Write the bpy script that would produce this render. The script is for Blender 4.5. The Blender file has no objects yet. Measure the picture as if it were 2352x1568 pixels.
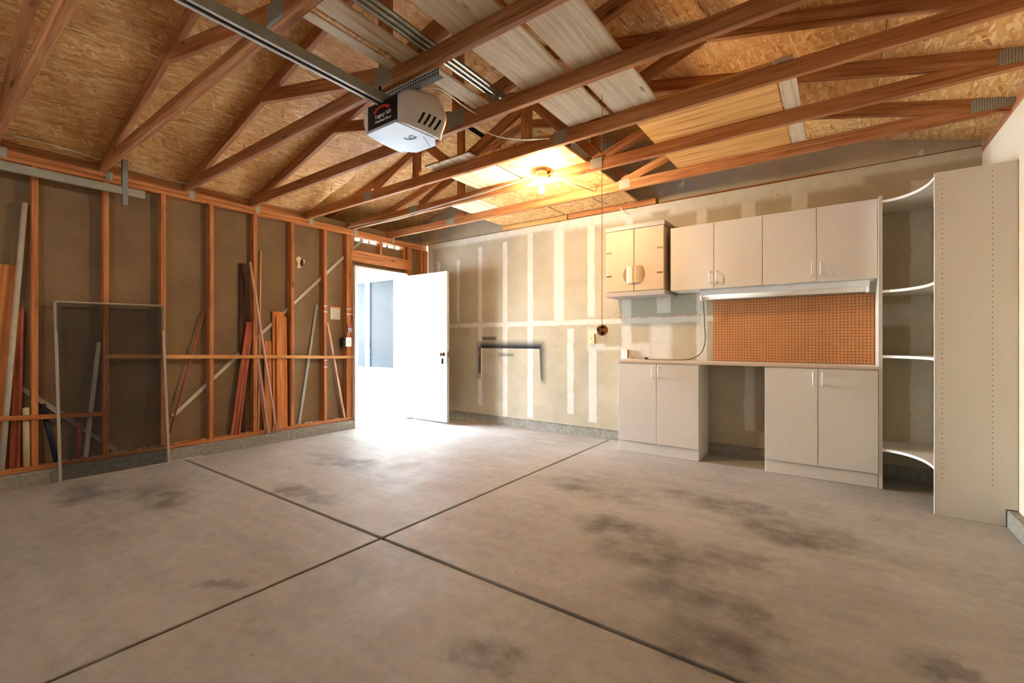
import bpy, bmesh, math, random
from mathutils import Vector, Matrix, Euler

random.seed(7)
R = math.radians
scene = bpy.context.scene
col = scene.collection

# ------------------------------------------------------------------ camera
CAM = Vector((5.02875, -4.78849, 1.1175))
YAW = R(35.896)
cd = bpy.data.cameras.new('camera')
cd.sensor_fit = 'HORIZONTAL'
cd.sensor_width = 36.0
cd.lens = 36.0 * 1033.346 / 2352.0
cd.clip_start = 0.05
cam = bpy.data.objects.new('camera', cd)
col.objects.link(cam)
cam.location = CAM
cam.rotation_euler = (R(90), 0, YAW)
scene.camera = cam

# ------------------------------------------------------------------ world / sun / exposure
world = bpy.data.worlds.new('sky')
scene.world = world
world.use_nodes = True
wn = world.node_tree.nodes
wl = world.node_tree.links
wn.clear()
sky = wn.new('ShaderNodeTexSky')
sky.sky_type = 'NISHITA'
sky.sun_disc = False
sky.sun_elevation = R(48)
sky.sun_rotation = R(225)
sky.air_density = 1.0
sky.dust_density = 1.0
bg = wn.new('ShaderNodeBackground')
bg.inputs['Strength'].default_value = 9.0
wo = wn.new('ShaderNodeOutputWorld')
wl.new(sky.outputs[0], bg.inputs[0])
wl.new(bg.outputs[0], wo.inputs[0])

sl = bpy.data.lights.new('sun', 'SUN')
sl.energy = 112.0
sl.angle = R(0.6)
sl.color = (0.70, 0.89, 1.0)
so = bpy.data.objects.new('sun', sl)
col.objects.link(so)
so.rotation_euler = Vector((0.42, 0.35, -0.83)).to_track_quat('-Z', 'Y').to_euler()

# portal that guides sky light through the open side door
pl = bpy.data.lights.new('door_portal', 'AREA')
pl.shape = 'RECTANGLE'
pl.size = 2.0
pl.size_y = 0.82
pl.cycles.is_portal = True
po = bpy.data.objects.new('door_portal', pl)
col.objects.link(po)
po.location = (-0.17, -0.83, 1.04)
po.rotation_euler = (0, R(-90), 0)

vs = scene.view_settings
scene.display_settings.display_device = 'sRGB'
vs.view_transform = 'Standard'
vs.look = 'None'
vs.gamma = 1.0
vs.use_curve_mapping = False
vs.exposure = 0.75
BULB = 1000.0
FILL_BULB = 400.0
try:
    scene.cycles.max_bounces = 5
    scene.cycles.diffuse_bounces = 4
    scene.cycles.glossy_bounces = 2
    scene.cycles.use_adaptive_sampling = False
    scene.cycles.use_light_tree = False
    scene.cycles.sample_clamp_indirect = 80.0
    scene.cycles.use_denoising = True
except Exception:
    pass

# ------------------------------------------------------------------ helpers
W = {}          # world matrix of every object built here


def put(o, M, parent=None):
    col.objects.link(o)
    W[o] = M
    if parent is not None:
        o.parent = parent
        o.matrix_basis = W[parent].inverted() @ M
    else:
        o.matrix_basis = M
    return o


def empty(name, loc=(0, 0, 0), parent=None):
    o = bpy.data.objects.new(name, None)
    o.empty_display_size = 0.1
    return put(o, Matrix.Translation(loc), parent)


def tag(o, label, cat, group=None):
    o['label'] = label
    o['category'] = cat
    if group:
        o['group'] = group
    return o


def struct(o, label=None):
    o['kind'] = 'structure'
    if label:
        o['label'] = label
    return o


def mesh_obj(name, verts, faces, m, parent=None, M=None, smooth=False):
    me = bpy.data.meshes.new(name)
    me.from_pydata([tuple(v) for v in verts], [], faces)
    bm = bmesh.new()
    bm.from_mesh(me)
    bmesh.ops.recalc_face_normals(bm, faces=bm.faces)
    bm.to_mesh(me)
    bm.free()
    if smooth:
        me.polygons.foreach_set('use_smooth', [True] * len(me.polygons))
    if m is not None:
        me.materials.append(m)
    return put(bpy.data.objects.new(name, me), M or Matrix.Identity(4), parent)


_boxes = {}


def box_mesh(sx, sy, sz, m, bev):
    key = (round(sx, 4), round(sy, 4), round(sz, 4), m.name, round(bev, 4))
    if key in _boxes:
        return _boxes[key]
    bm = bmesh.new()
    bmesh.ops.create_cube(bm, size=1.0)
    bmesh.ops.scale(bm, vec=(sx, sy, sz), verts=bm.verts)
    if bev > 0:
        bev = min(bev, 0.4 * min(sx, sy, sz))
        bmesh.ops.bevel(bm, geom=bm.edges[:], offset=bev, segments=1, affect='EDGES')
    me = bpy.data.meshes.new('block')
    bm.to_mesh(me)
    bm.free()
    me.materials.append(m)
    _boxes[key] = me
    return me


def box(name, lo, hi, m, parent=None, bev=0.002, rot=None):
    """axis-aligned block; the local X axis is the longest side so that grain follows it"""
    lo = Vector(lo)
    hi = Vector(hi)
    d = hi - lo
    c = (lo + hi) / 2
    s = [abs(v) for v in d]
    k = s.index(max(s))
    if k == 0:
        Q = Matrix.Identity(4)
        dim = (s[0], s[1], s[2])
    elif k == 1:
        Q = Matrix.Rotation(R(90), 4, 'Z')
        dim = (s[1], s[0], s[2])
    else:
        Q = Matrix.Rotation(R(-90), 4, 'Y')
        dim = (s[2], s[1], s[0])
    me = box_mesh(*dim, m, bev)
    M = Matrix.Translation(c)
    if rot is not None:
        M = M @ rot
    return put(bpy.data.objects.new(name, me), M @ Q, parent)


def plain_box(name, lo, hi, m, parent=None, bev=0.0):
    """block whose local axes are the world axes"""
    lo = Vector(lo)
    hi = Vector(hi)
    d = hi - lo
    me = box_mesh(abs(d.x), abs(d.y), abs(d.z), m, bev)
    return put(bpy.data.objects.new(name, me), Matrix.Translation((lo + hi) / 2), parent)


def beam(name, p0, p1, w, d, m, parent=None, side=(0, 1, 0), bev=0.003):
    """board from p0 to p1; w is its size along `side`, d its size across"""
    p0 = Vector(p0)
    p1 = Vector(p1)
    x = (p1 - p0)
    L = x.length
    x.normalize()
    y = Vector(side)
    y = (y - x * y.dot(x)).normalized()
    z = x.cross(y)
    Rm = Matrix((x, y, z)).transposed().to_4x4()
    me = box_mesh(L, w, d, m, bev)
    return put(bpy.data.objects.new(name, me), Matrix.Translation((p0 + p1) / 2) @ Rm, parent)


def joined(name, blocks, m, parent=None):
    """several blocks that are one solid (a wall with openings)"""
    V = []
    F = []
    for lo, hi in blocks:
        n = len(V)
        for x in (lo[0], hi[0]):
            for y in (lo[1], hi[1]):
                for z in (lo[2], hi[2]):
                    V.append((x, y, z))
        F += [[n + i for i in f] for f in
              ((0, 1, 3, 2), (4, 6, 7, 5), (0, 4, 5, 1), (2, 3, 7, 6), (0, 2, 6, 4), (1, 5, 7, 3))]
    return mesh_obj(name, V, F, m, parent)


def tube(name, pts, r, m, parent=None, seg=10, closed=True, r_end=None):
    pts = [Vector(p) for p in pts]
    n = len(pts)
    V = []
    F = []
    prev = None
    for i, p in enumerate(pts):
        t = (pts[min(i + 1, n - 1)] - pts[max(i - 1, 0)]).normalized()
        if prev is None:
            a = Vector((0, 0, 1)) if abs(t.z) < 0.9 else Vector((1, 0, 0))
            u = t.cross(a).normalized()
        else:
            u = (prev - t * prev.dot(t)).normalized()
        prev = u
        v = t.cross(u)
        rr = r if r_end is None else r + (r_end - r) * i / max(1, n - 1)
        for k in range(seg):
            a = 2 * math.pi * k / seg
            V.append(p + (u * math.cos(a) + v * math.sin(a)) * rr)
    for i in range(n - 1):
        for k in range(seg):
            a = i * seg + k
            b = i * seg + (k + 1) % seg
            F.append((a, b, b + seg, a + seg))
    if closed:
        F.append(tuple(range(seg)))
        F.append(tuple(range((n - 1) * seg, n * seg)))
    o = mesh_obj(name, V, F, m, parent, smooth=False)
    me = o.data
    for pg in me.polygons:
        pg.use_smooth = len(pg.vertices) == 4
    return o


def curve_pts(ctrl, n=10):
    """Catmull-Rom through control points"""
    c = [Vector(p) for p in ctrl]
    c = [c[0] * 2 - c[1]] + c + [c[-1] * 2 - c[-2]]
    out = []
    for i in range(1, len(c) - 2):
        for k in range(n):
            t = k / n
            a, b, d, e = c[i - 1], c[i], c[i + 1], c[i + 2]
            out.append(0.5 * ((2 * b) + (d - a) * t + (2 * a - 5 * b + 4 * d - e) * t * t + (3 * b - a - 3 * d + e) * t ** 3))
    out.append(c[-2])
    return out


def lathe(name, prof, centre, m, parent=None, seg=28, axis='Z'):
    V = []
    F = []
    n = len(prof)
    for r, h in prof:
        for k in range(seg):
            a = 2 * math.pi * k / seg
            if axis == 'Z':
                V.append((r * math.cos(a), r * math.sin(a), h))
            elif axis == 'Y':
                V.append((r * math.cos(a), h, r * math.sin(a)))
            else:
                V.append((h, r * math.cos(a), r * math.sin(a)))
    for i in range(n - 1):
        for k in range(seg):
            a = i * seg + k
            b = i * seg + (k + 1) % seg
            F.append((a, b, b + seg, a + seg))
    F.append(tuple(range(seg)))
    F.append(tuple(range((n - 1) * seg, n * seg)))
    o = mesh_obj(name, V, F, m, parent, Matrix.Translation(centre))
    for pg in o.data.polygons:
        pg.use_smooth = len(pg.vertices) == 4
    return o


def prism(name, outline, z0, z1, m, parent=None, bev=0.0):
    """vertical extrusion of a plan outline"""
    n = len(outline)
    V = [(x, y, z0) for x, y in outline] + [(x, y, z1) for x, y in outline]
    F = [tuple(range(n)), tuple(range(n, 2 * n))] + [(i, (i + 1) % n, n + (i + 1) % n, n + i) for i in range(n)]
    return mesh_obj(name, V, F, m, parent)


def text_mesh(name, body, size, m, M, parent=None, depth=0.0008):
    cu = bpy.data.curves.new(name, 'FONT')
    cu.body = body
    cu.size = size
    cu.align_x = 'CENTER'
    cu.align_y = 'CENTER'
    cu.extrude = depth
    cu.resolution_u = 2
    t = bpy.data.objects.new(name + '_src', cu)
    col.objects.link(t)
    dg = bpy.context.evaluated_depsgraph_get()
    me = bpy.data.meshes.new_from_object(t.evaluated_get(dg))
    bpy.data.objects.remove(t)
    me.materials.clear()
    me.materials.append(m)
    return put(bpy.data.objects.new(name, me), M, parent)


# ------------------------------------------------------------------ materials
def srgb(r, g, b):
    f = lambda c: (c / 255) / 12.92 if c / 255 <= 0.04045 else ((c / 255 + 0.055) / 1.055) ** 2.4
    return (f(r), f(g), f(b), 1.0)


class NT:
    """small node-tree writer"""

    def __init__(s, name):
        s.m = bpy.data.materials.new(name)
        s.m.use_nodes = True
        s.t = s.m.node_tree
        s.n = s.t.nodes
        s.l = s.t.links
        s.b = s.n['Principled BSDF']

    def new(s, kind, **kw):
        n = s.n.new('ShaderNode' + kind)
        for k, v in kw.items():
            setattr(n, k, v)
        return n

    def set(s, sock, v):
        if isinstance(v, bpy.types.NodeSocket):
            s.l.new(v, sock)
        else:
            sock.default_value = v

    def math(s, op, a, b=0.0, c=None):
        n = s.new('Math', operation=op)
        s.set(n.inputs[0], a)
        s.set(n.inputs[1], b)
        if c is not None:
            s.set(n.inputs[2], c)
        return n.outputs[0]

    def coords(s, kind='Object'):
        return s.new('TexCoord').outputs[kind]

    def world(s):
        return s.new('NewGeometry').outputs['Position']

    def mapping(s, v, scale=(1, 1, 1), rot=(0, 0, 0), loc=(0, 0, 0)):
        n = s.new('Mapping')
        s.l.new(v, n.inputs[0])
        n.inputs['Location'].default_value = loc
        n.inputs['Rotation'].default_value = rot
        n.inputs['Scale'].default_value = scale
        return n.outputs[0]

    def noise(s, v, scale=5, detail=3, rough=0.5, dist=0.0, out=0):
        n = s.new('TexNoise')
        s.l.new(v, n.inputs['Vector'])
        n.inputs['Scale'].default_value = scale
        n.inputs['Detail'].default_value = detail
        n.inputs['Roughness'].default_value = rough
        n.inputs['Distortion'].default_value = dist
        return n.outputs[out]

    def voronoi(s, v, scale=5, feature='F1', out='Distance'):
        n = s.new('TexVoronoi', feature=feature)
        s.l.new(v, n.inputs['Vector'])
        n.inputs['Scale'].default_value = scale
        return n.outputs[out]

    def ramp(s, f, stops, interp='LINEAR'):
        n = s.new('ValToRGB')
        n.color_ramp.interpolation = interp
        e = n.color_ramp.elements
        while len(e) < len(stops):
            e.new(0.5)
        for i, (p, c) in enumerate(stops):
            e[i].position = p
            e[i].color = c if len(c) == 4 else (*c, 1)
        s.set(n.inputs[0], f)
        return n.outputs[0]

    def mix(s, f, a, b, blend='MIX'):
        n = s.new('Mix', data_type='RGBA', blend_type=blend)
        s.set(n.inputs[0], f)
        s.set(n.inputs[6], a)
        s.set(n.inputs[7], b)
        return n.outputs[2]

    def step(s, v, e0, e1, t0=0.0, t1=1.0):
        n = s.new('MapRange', interpolation_type='SMOOTHSTEP')
        s.set(n.inputs[0], v)
        for i, q in enumerate((e0, e1, t0, t1)):
            n.inputs[1 + i].default_value = q
        return n.outputs[0]

    def xyz(s, v):
        n = s.new('SeparateXYZ')
        s.l.new(v, n.inputs[0])
        return n.outputs

    def rect(s, u, v, u0, u1, v0, v1, soft):
        """1 inside the rectangle, fading over `soft` outside it"""
        a = s.math('SUBTRACT', s.math('ABSOLUTE', s.math('SUBTRACT', u, (u0 + u1) / 2)), (u1 - u0) / 2)
        b = s.math('SUBTRACT', s.math('ABSOLUTE', s.math('SUBTRACT', v, (v0 + v1) / 2)), (v1 - v0) / 2)
        return s.step(s.math('MAXIMUM', a, b), -soft / 2, soft / 2, 1.0, 0.0)

    def blob(s, u, v, cu, cv, ru, rv):
        a = s.math('DIVIDE', s.math('SUBTRACT', u, cu), ru)
        b = s.math('DIVIDE', s.math('SUBTRACT', v, cv), rv)
        d = s.math('SQRT', s.math('ADD', s.math('MULTIPLY', a, a), s.math('MULTIPLY', b, b)))
        return s.step(d, 0.25, 1.0, 1.0, 0.0)

    def allmax(s, L):
        o = L[0]
        for q in L[1:]:
            o = s.math('MAXIMUM', o, q)
        return o

    def bump(s, h, strength=0.3, dist=0.005):
        n = s.new('Bump')
        n.inputs['Strength'].default_value = strength
        n.inputs['Distance'].default_value = dist
        s.set(n.inputs['Height'], h)
        s.l.new(n.outputs[0], s.b.inputs['Normal'])

    def done(s, base=None, rough=0.6, metal=0.0, spec=0.4):
        if base is not None:
            s.set(s.b.inputs['Base Color'], base)
        s.set(s.b.inputs['Roughness'], rough)
        s.set(s.b.inputs['Metallic'], metal)
        s.set(s.b.inputs['Specular IOR Level'], spec)
        return s.m


def randvec(n, v, amount=17.0):
    """shift the texture by a value of its own for every object"""
    oi = n.new('ObjectInfo')
    a = n.new('VectorMath', operation='MULTIPLY_ADD')
    n.l.new(oi.outputs['Random'], a.inputs[0])
    a.inputs[1].default_value = (amount, amount * 0.7, amount * 1.3)
    n.l.new(v, a.inputs[2])
    return a.outputs[0], oi.outputs['Random']


def wood(name, dark, mid, light, rough=0.65, grain=1.0, knots=True, spec=0.25, vary=0.3):
    n = NT(name)
    v, rnd = randvec(n, n.coords())
    g = n.noise(n.mapping(v, (1.6 * grain, 38 * grain, 38 * grain)), 1.0, 5, 0.6, 0.6)
    f = n.noise(n.mapping(v, (4 * grain, 160 * grain, 160 * grain)), 1.0, 2, 0.5)
    t = n.math('ADD', n.math('MULTIPLY', g, 0.75), n.math('MULTIPLY', f, 0.25))
    c = n.ramp(t, [(0.33, dark), (0.5, mid), (0.68, light)])
    tint = n.math('ADD', n.math('MULTIPLY', rnd, vary), 1.0 - vary / 2)
    cb = n.new('CombineXYZ')
    for i in range(3):
        n.l.new(tint, cb.inputs[i])
    c = n.mix(1.0, c, cb.outputs[0], 'MULTIPLY')
    if knots:
        k = n.voronoi(n.mapping(v, (2.3, 9, 9)), 1.0)
        c = n.mix(n.step(k, 0.05, 0.13, 0.75, 0.0), c, tuple(q * 0.35 for q in dark[:3]) + (1,))
    return n.done(c, rough, 0, spec)


def plain(name, rgb, rough=0.5, metal=0.0, spec=0.4, var=0.06, scale=6):
    n = NT(name)
    t = n.noise(n.coords(), scale, 4, 0.6)
    c = n.ramp(t, [(0.3, tuple(q * (1 - var) for q in rgb[:3]) + (1,)), (0.7, tuple(min(1, q * (1 + var)) for q in rgb[:3]) + (1,))])
    return n.done(c, rough, metal, spec)


def osb(name, shade=1.0):
    n = NT(name)
    v = n.coords()
    v, rnd = randvec(n, v)
    acc = None
    for i, (ang, sc, keep) in enumerate(((84, (9, 46, 9), 0.0), (60, (10, 50, 10), 0.45), (112, (11, 54, 11), 0.5), (25, (10, 48, 10), 0.62), (95, (13, 64, 13), 0.5))):
        w = n.mapping(n.mapping(v, (1, 1, 1), (0, 0, R(ang)), (i * 0.31, i * 0.17, i)), sc)
        cc = n.xyz(n.voronoi(w, 1.0, 'F1', 'Color'))
        if acc is None:
            acc = cc[0]
        else:
            mm = n.new('Mix', data_type='FLOAT')
            n.set(mm.inputs[0], n.math('GREATER_THAN', cc[1], keep))
            n.set(mm.inputs[2], acc)
            n.set(mm.inputs[3], cc[0])
            acc = mm.outputs[0]
    t = n.math('ADD', n.math('MULTIPLY', acc, 0.8), n.math('MULTIPLY', n.noise(v, 60, 3, 0.6), 0.25))
    q = lambda r, g, b: tuple(x * shade for x in srgb(r, g, b)[:3]) + (1,)
    c = n.ramp(t, [(0.03, q(128, 74, 32)), (0.2, q(208, 150, 86)), (0.6, q(222, 170, 104)), (0.86, q(236, 194, 132)), (0.99, q(246, 220, 172))])
    return n.done(c, 0.6, 0, 0.3)


def perforated(name, rgb, pitch, radius, u=0, v=2, hole=(0.01, 0.01, 0.01, 1), stagger=False):
    n = NT(name)
    p = n.xyz(n.coords())
    a = n.math('SUBTRACT', n.math('MODULO', n.math('ADD', p[u], 50 * pitch), pitch), pitch / 2)
    b = n.math('SUBTRACT', n.math('MODULO', n.math('ADD', p[v], 50 * pitch), pitch), pitch / 2)
    d = n.math('SQRT', n.math('ADD', n.math('MULTIPLY', a, a), n.math('MULTIPLY', b, b)))
    h = n.step(d, radius * 0.8, radius * 1.2, 1.0, 0.0)
    t = n.noise(n.coords(), 9, 4, 0.6)
    c = n.ramp(t, [(0.3, tuple(q * 0.85 for q in rgb[:3]) + (1,)), (0.7, rgb)])
    n.bump(n.math('SUBTRACT', 1.0, h), 0.4, 0.004)
    return n.done(n.mix(h, c, hole), 0.6, 0, 0.3)


M_ = {}
M_['truss'] = wood('truss_lumber', srgb(140, 82, 46), srgb(186, 126, 80), srgb(210, 158, 112))
M_['stud'] = wood('stud_lumber', srgb(138, 78, 40), srgb(188, 120, 70), srgb(214, 150, 100))
M_['web'] = M_['truss']
M_['pale'] = wood('pale_pine', srgb(196, 168, 132), srgb(222, 202, 172), srgb(236, 222, 198), knots=True, vary=0.15)
M_['redwood'] = wood('red_trim_wood', srgb(120, 52, 36), srgb(168, 84, 58), srgb(200, 124, 96), knots=False)
M_['orange'] = wood('orange_board', srgb(150, 84, 42), srgb(200, 124, 66), srgb(224, 156, 98), knots=False)
M_['batten'] = wood('pine_batten', srgb(170, 112, 58), srgb(214, 152, 90), srgb(236, 186, 128), knots=False)
M_['darkwood'] = wood('dark_stained_board', srgb(42, 24, 18), srgb(66, 38, 26), srgb(92, 56, 38), knots=False)
M_['grey_wood'] = wood('weathered_pole', srgb(150, 140, 122), srgb(192, 184, 166), srgb(220, 214, 198), knots=False)
M_['pink_wood'] = wood('pink_primed_pole', srgb(168, 122, 104), srgb(206, 162, 142), srgb(226, 192, 178), knots=False)
M_['grey_pole'] = plain('weathered_round_pole', srgb(206, 196, 176), 0.7, 0, 0.2, 0.12, 14)
M_['pink_pole'] = plain('pinkish_round_pole', srgb(208, 166, 146), 0.6, 0, 0.25, 0.12, 14)
M_['rail'] = plain('pale_rail_steel', srgb(226, 232, 238), 0.45, 0.0, 0.5, 0.05, 20)
M_['ply'] = wood('grained_plywood', srgb(176, 116, 54), srgb(224, 168, 98), srgb(240, 196, 132), grain=0.8, knots=False, vary=0.1)
M_['osb'] = osb('roof_osb')
M_['osb2'] = osb('attic_osb', 1.08)
M_['steel'] = plain('galvanised_steel', srgb(178, 182, 178), 0.38, 0.85, 0.5, 0.18, 30)
M_['steel_dull'] = plain('dull_galvanised', srgb(170, 172, 160), 0.5, 0.5, 0.5, 0.15, 20)
M_['melamine'] = plain('almond_melamine', srgb(220, 213, 203), 0.42, 0, 0.4, 0.03, 60)
M_['melamine_edge'] = plain('white_edge_band', srgb(240, 238, 232), 0.4, 0, 0.4, 0.02)
M_['white'] = plain('white_paint', srgb(240, 240, 238), 0.42, 0, 0.4, 0.02)
M_['door_white'] = plain('door_white_paint', srgb(236, 238, 240), 0.38, 0, 0.45, 0.02, 3)
M_['resin'] = plain('beige_resin', srgb(200, 176, 148), 0.5, 0, 0.35, 0.03)
M_['resin_grey'] = plain('grey_resin', srgb(176, 168, 164), 0.5, 0, 0.35, 0.03)
M_['grip'] = plain('resin_hollow_shade', srgb(150, 118, 84), 0.6, 0, 0.2, 0.05)  # dark tone painted as shade inside the grip hollows
M_['black'] = plain('black_plastic', srgb(18, 17, 19), 0.4, 0, 0.4, 0.1)
M_['dark'] = plain('dark_filler', srgb(62, 44, 32), 0.9, 0, 0.1, 0.3, 40)
M_['gap'] = plain('dark_gap', srgb(38, 34, 30), 0.9, 0, 0.1, 0.2)
M_['opener_white'] = plain('opener_white', srgb(184, 194, 206), 0.4, 0, 0.3, 0.02)
M_['lens'] = plain('opener_lens', srgb(206, 196, 184), 0.4, 0, 0.4, 0.04)
M_['cable'] = plain('white_cable', srgb(226, 220, 204), 0.5, 0, 0.4, 0.05)
M_['cord'] = plain('grey_cord', srgb(70, 68, 66), 0.5, 0, 0.4, 0.05)
M_['ivory'] = plain('ivory_plastic', srgb(222, 208, 166), 0.4, 0, 0.4, 0.03)
M_['brass'] = plain('dark_bronze', srgb(120, 92, 66), 0.35, 0.8, 0.5, 0.1)
M_['red'] = plain('red_plastic', srgb(206, 54, 48), 0.4, 0, 0.4, 0.05)
M_['orange_print'] = plain('orange_print', srgb(236, 110, 30), 0.6, 0, 0.3, 0.05)
M_['green_box'] = plain('dark_green_box', srgb(30, 42, 38), 0.5, 0, 0.4, 0.1)
M_['blue_pipe'] = plain('blue_black_pipe', srgb(30, 44, 66), 0.35, 0, 0.5, 0.2)
M_['pvc'] = plain('cream_tube', srgb(216, 196, 160), 0.5, 0, 0.4, 0.05)
M_['porcelain'] = plain('porcelain', srgb(246, 240, 224), 0.25, 0, 0.5, 0.02)
M_['brass_string'] = plain('tan_string', srgb(176, 140, 96), 0.8, 0, 0.2, 0.1, 30)
M_['ball'] = plain('brown_ball', srgb(176, 112, 52), 0.45, 0, 0.4, 0.25, 20)
M_['fiber'] = plain('frame_aluminium', srgb(172, 160, 142), 0.45, 0.3, 0.5, 0.06)
M_['peg'] = perforated('pegboard_brown', srgb(196, 134, 84), 0.0254, 0.0042)
M_['strut'] = perforated('slotted_angle_steel', srgb(150, 152, 150), 0.019, 0.006, 0, 2)
M_['plate'] = perforated('truss_plate_steel', srgb(176, 176, 164), 0.012, 0.0028, 0, 2, srgb(80, 74, 66))

# concrete slab
n = NT('garage_concrete')
P = n.world()
px = n.xyz(P)
big = n.noise(P, 0.9, 5, 0.6)
fine = n.noise(P, 14, 5, 0.7)
micro = n.noise(P, 120, 2, 0.6)
streak = n.noise(n.mapping(P, (1.2, 9, 1), (0, 0, R(20))), 1.0, 4, 0.6)
t = n.math('ADD', n.math('MULTIPLY', big, 0.4), n.math('ADD', n.math('MULTIPLY', fine, 0.3), n.math('ADD', n.math('MULTIPLY', streak, 0.2), n.math('MULTIPLY', micro, 0.1))))
c = n.ramp(t, [(0.34, srgb(140, 132, 122)), (0.5, srgb(166, 158, 148)), (0.66, srgb(184, 177, 167))])
wob = n.noise(P, 3.5, 4, 0.65, 0, 1)
wv = n.new('VectorMath', operation='MULTIPLY_ADD')
n.l.new(wob, wv.inputs[0])
wv.inputs[1].default_value = (0.5, 0.5, 0)
n.l.new(P, wv.inputs[2])
q = n.xyz(wv.outputs[0])
spots = [
    (4.24, -2.43, 0.34, 0.30), (3.95, -2.26, 0.30, 0.22), (4.36, -1.42, 0.42, 0.20), (4.84, -1.72, 0.44, 0.22),
    (4.66, -2.98, 0.26, 0.24), (4.54, -2.74, 0.30, 0.16), (4.62, -2.20, 0.20, 0.16), (0.52, -3.93, 0.42, 0.16), (1.08, -3.66, 0.50, 0.18),
    (2.70, -3.86, 0.12, 0.08), (5.30, -2.66, 0.10, 0.16), (3.99, -3.58, 0.18, 0.10),
    (1.83, -2.98, 0.4, 0.12), (3.48, -1.68, 0.5, 0.18), (1.3, -2.3, 0.5, 0.16)]
st = n.allmax([n.blob(q[0], q[1], a + 0.25, b + 0.25, ra, rb) for a, b, ra, rb in [(p_[0], p_[1], p_[2] * 1.25, p_[3] * 1.3) for p_ in spots]])
st = n.math('MULTIPLY', st, n.step(n.noise(P, 4, 5, 0.65), 0.22, 0.70))
c = n.mix(n.math('MULTIPLY', st, 0.8), c, srgb(78, 70, 64))
sp = n.voronoi(P, 7.0)
c = n.mix(n.step(sp, 0.02, 0.07, 0.45, 0.0), c, srgb(84, 72, 62))
light = n.step(n.noise(P, 2.2, 5, 0.7), 0.58, 0.8, 0.0, 0.35)
c = n.mix(light, c, srgb(222, 216, 206))
n.bump(micro, 0.05, 0.003)
M_['concrete'] = n.done(c, n.step(n.noise(P, 5, 4, 0.6), 0.3, 0.7, 0.55, 0.72), 0, 0.28)

n = NT('footing_concrete')
P = n.world()
t = n.noise(P, 30, 5, 0.7)
c = n.ramp(t, [(0.3, srgb(124, 118, 108)), (0.5, srgb(146, 139, 128)), (0.72, srgb(166, 159, 147))])
n.bump(t, 0.6, 0.008)
M_['footing'] = n.done(c, 0.9, 0, 0.2)

# sheathing board between the studs
n = NT('fibre_sheathing')
P = n.world()
t = n.math('ADD', n.math('MULTIPLY', n.noise(P, 2.0, 4, 0.6), 0.6), n.math('MULTIPLY', n.noise(P, 70, 3, 0.7), 0.4))
c = n.ramp(t, [(0.35, srgb(122, 100, 74)), (0.65, srgb(152, 128, 98))])
M_['sheathing'] = n.done(c, 0.85, 0, 0.2)

# back wall: taped drywall with bare paper, joint compound and spray paint
n = NT('taped_drywall')
P = n.world()
wob = n.noise(P, 9, 4, 0.7, 0, 1)
wv = n.new('VectorMath', operation='MULTIPLY_ADD')
n.l.new(wob, wv.inputs[0])
wv.inputs[1].default_value = (0.045, 0.045, 0.045)
n.l.new(P, wv.inputs[2])
of = 0.0225
q = n.xyz(wv.outputs[0])
u = n.math('SUBTRACT', q[0], of)
v = n.math('SUBTRACT', q[2], of)
uc = n.xyz(P)
mud = []
# screw lines (narrow) above and below the tape seam, then the wide joints
for x, z0, z1, w in ((0.21, 1.40, 2.30, .05), (0.61, 1.40, 2.28, .06), (1.02, 0.24, 2.42, .07), (1.45, 0.12, 2.44, .075),
                     (1.85, 0.14, 2.50, .08), (2.43, 0.25, 1.27, .085), (2.70, 1.40, 2.50, .09), (2.72, 0.18, 1.24, .10),
                     (3.13, 0.30, 1.60, .11), (3.16, 2.30, 2.50, .09), (3.54, 1.42, 1.60, .14), (3.92, 0.90, 2.46, .10),
                     (4.34, 2.20, 2.50, .12), (4.75, 2.25, 2.46, .12), (4.35, 0.27, 1.20, .085), (5.565, 0.20, 2.40, .13)):
    mud.append(n.rect(u, v, x - w / 2, x + w / 2, z0, z1, 0.02))
for a in ((2.20, 2.34, 1.36, 2.60, .04), (-0.1, 6.0, 1.315, 1.375, .02), (-0.1, 6.0, 2.50, 2.62, .05), (0.0, 0.10, 0.1, 2.6, .05),
          (3.40, 3.62, 0.93, 1.33, .07), (3.10, 3.40, 0.95, 1.10, .06), (2.66, 2.88, 1.02, 1.27, .05), (2.86, 3.2, 1.02, 1.06, .03),
          (2.2, 3.4, 2.46, 2.56, .08), (3.6, 5.2, 2.44, 2.56, .07), (5.3, 5.95, 1.25, 1.42, .05)):
    mud.append(n.rect(u, v, a[0], a[1], a[2], a[3], a[4]))
mask = n.allmax(mud)
blot = n.noise(P, 2.4, 4, 0.6)
paper = n.ramp(n.math('ADD', n.math('MULTIPLY', blot, 0.7), n.math('MULTIPLY', n.noise(P, 90, 2, 0.6), 0.3)),
               [(0.35, srgb(168, 155, 132)), (0.65, srgb(187, 174, 150))])
comp = n.ramp(n.noise(P, 12, 4, 0.6), [(0.3, srgb(212, 209, 200)), (0.7, srgb(230, 228, 222))])
damp = n.rect(u, v, 3.17, 3.93, 1.39, 1.62, 0.03)
paper = n.mix(n.math('MULTIPLY', damp, 0.8), paper, srgb(158, 158, 142))
c = n.mix(n.math('MULTIPLY', mask, 0.66), paper, comp)
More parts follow.
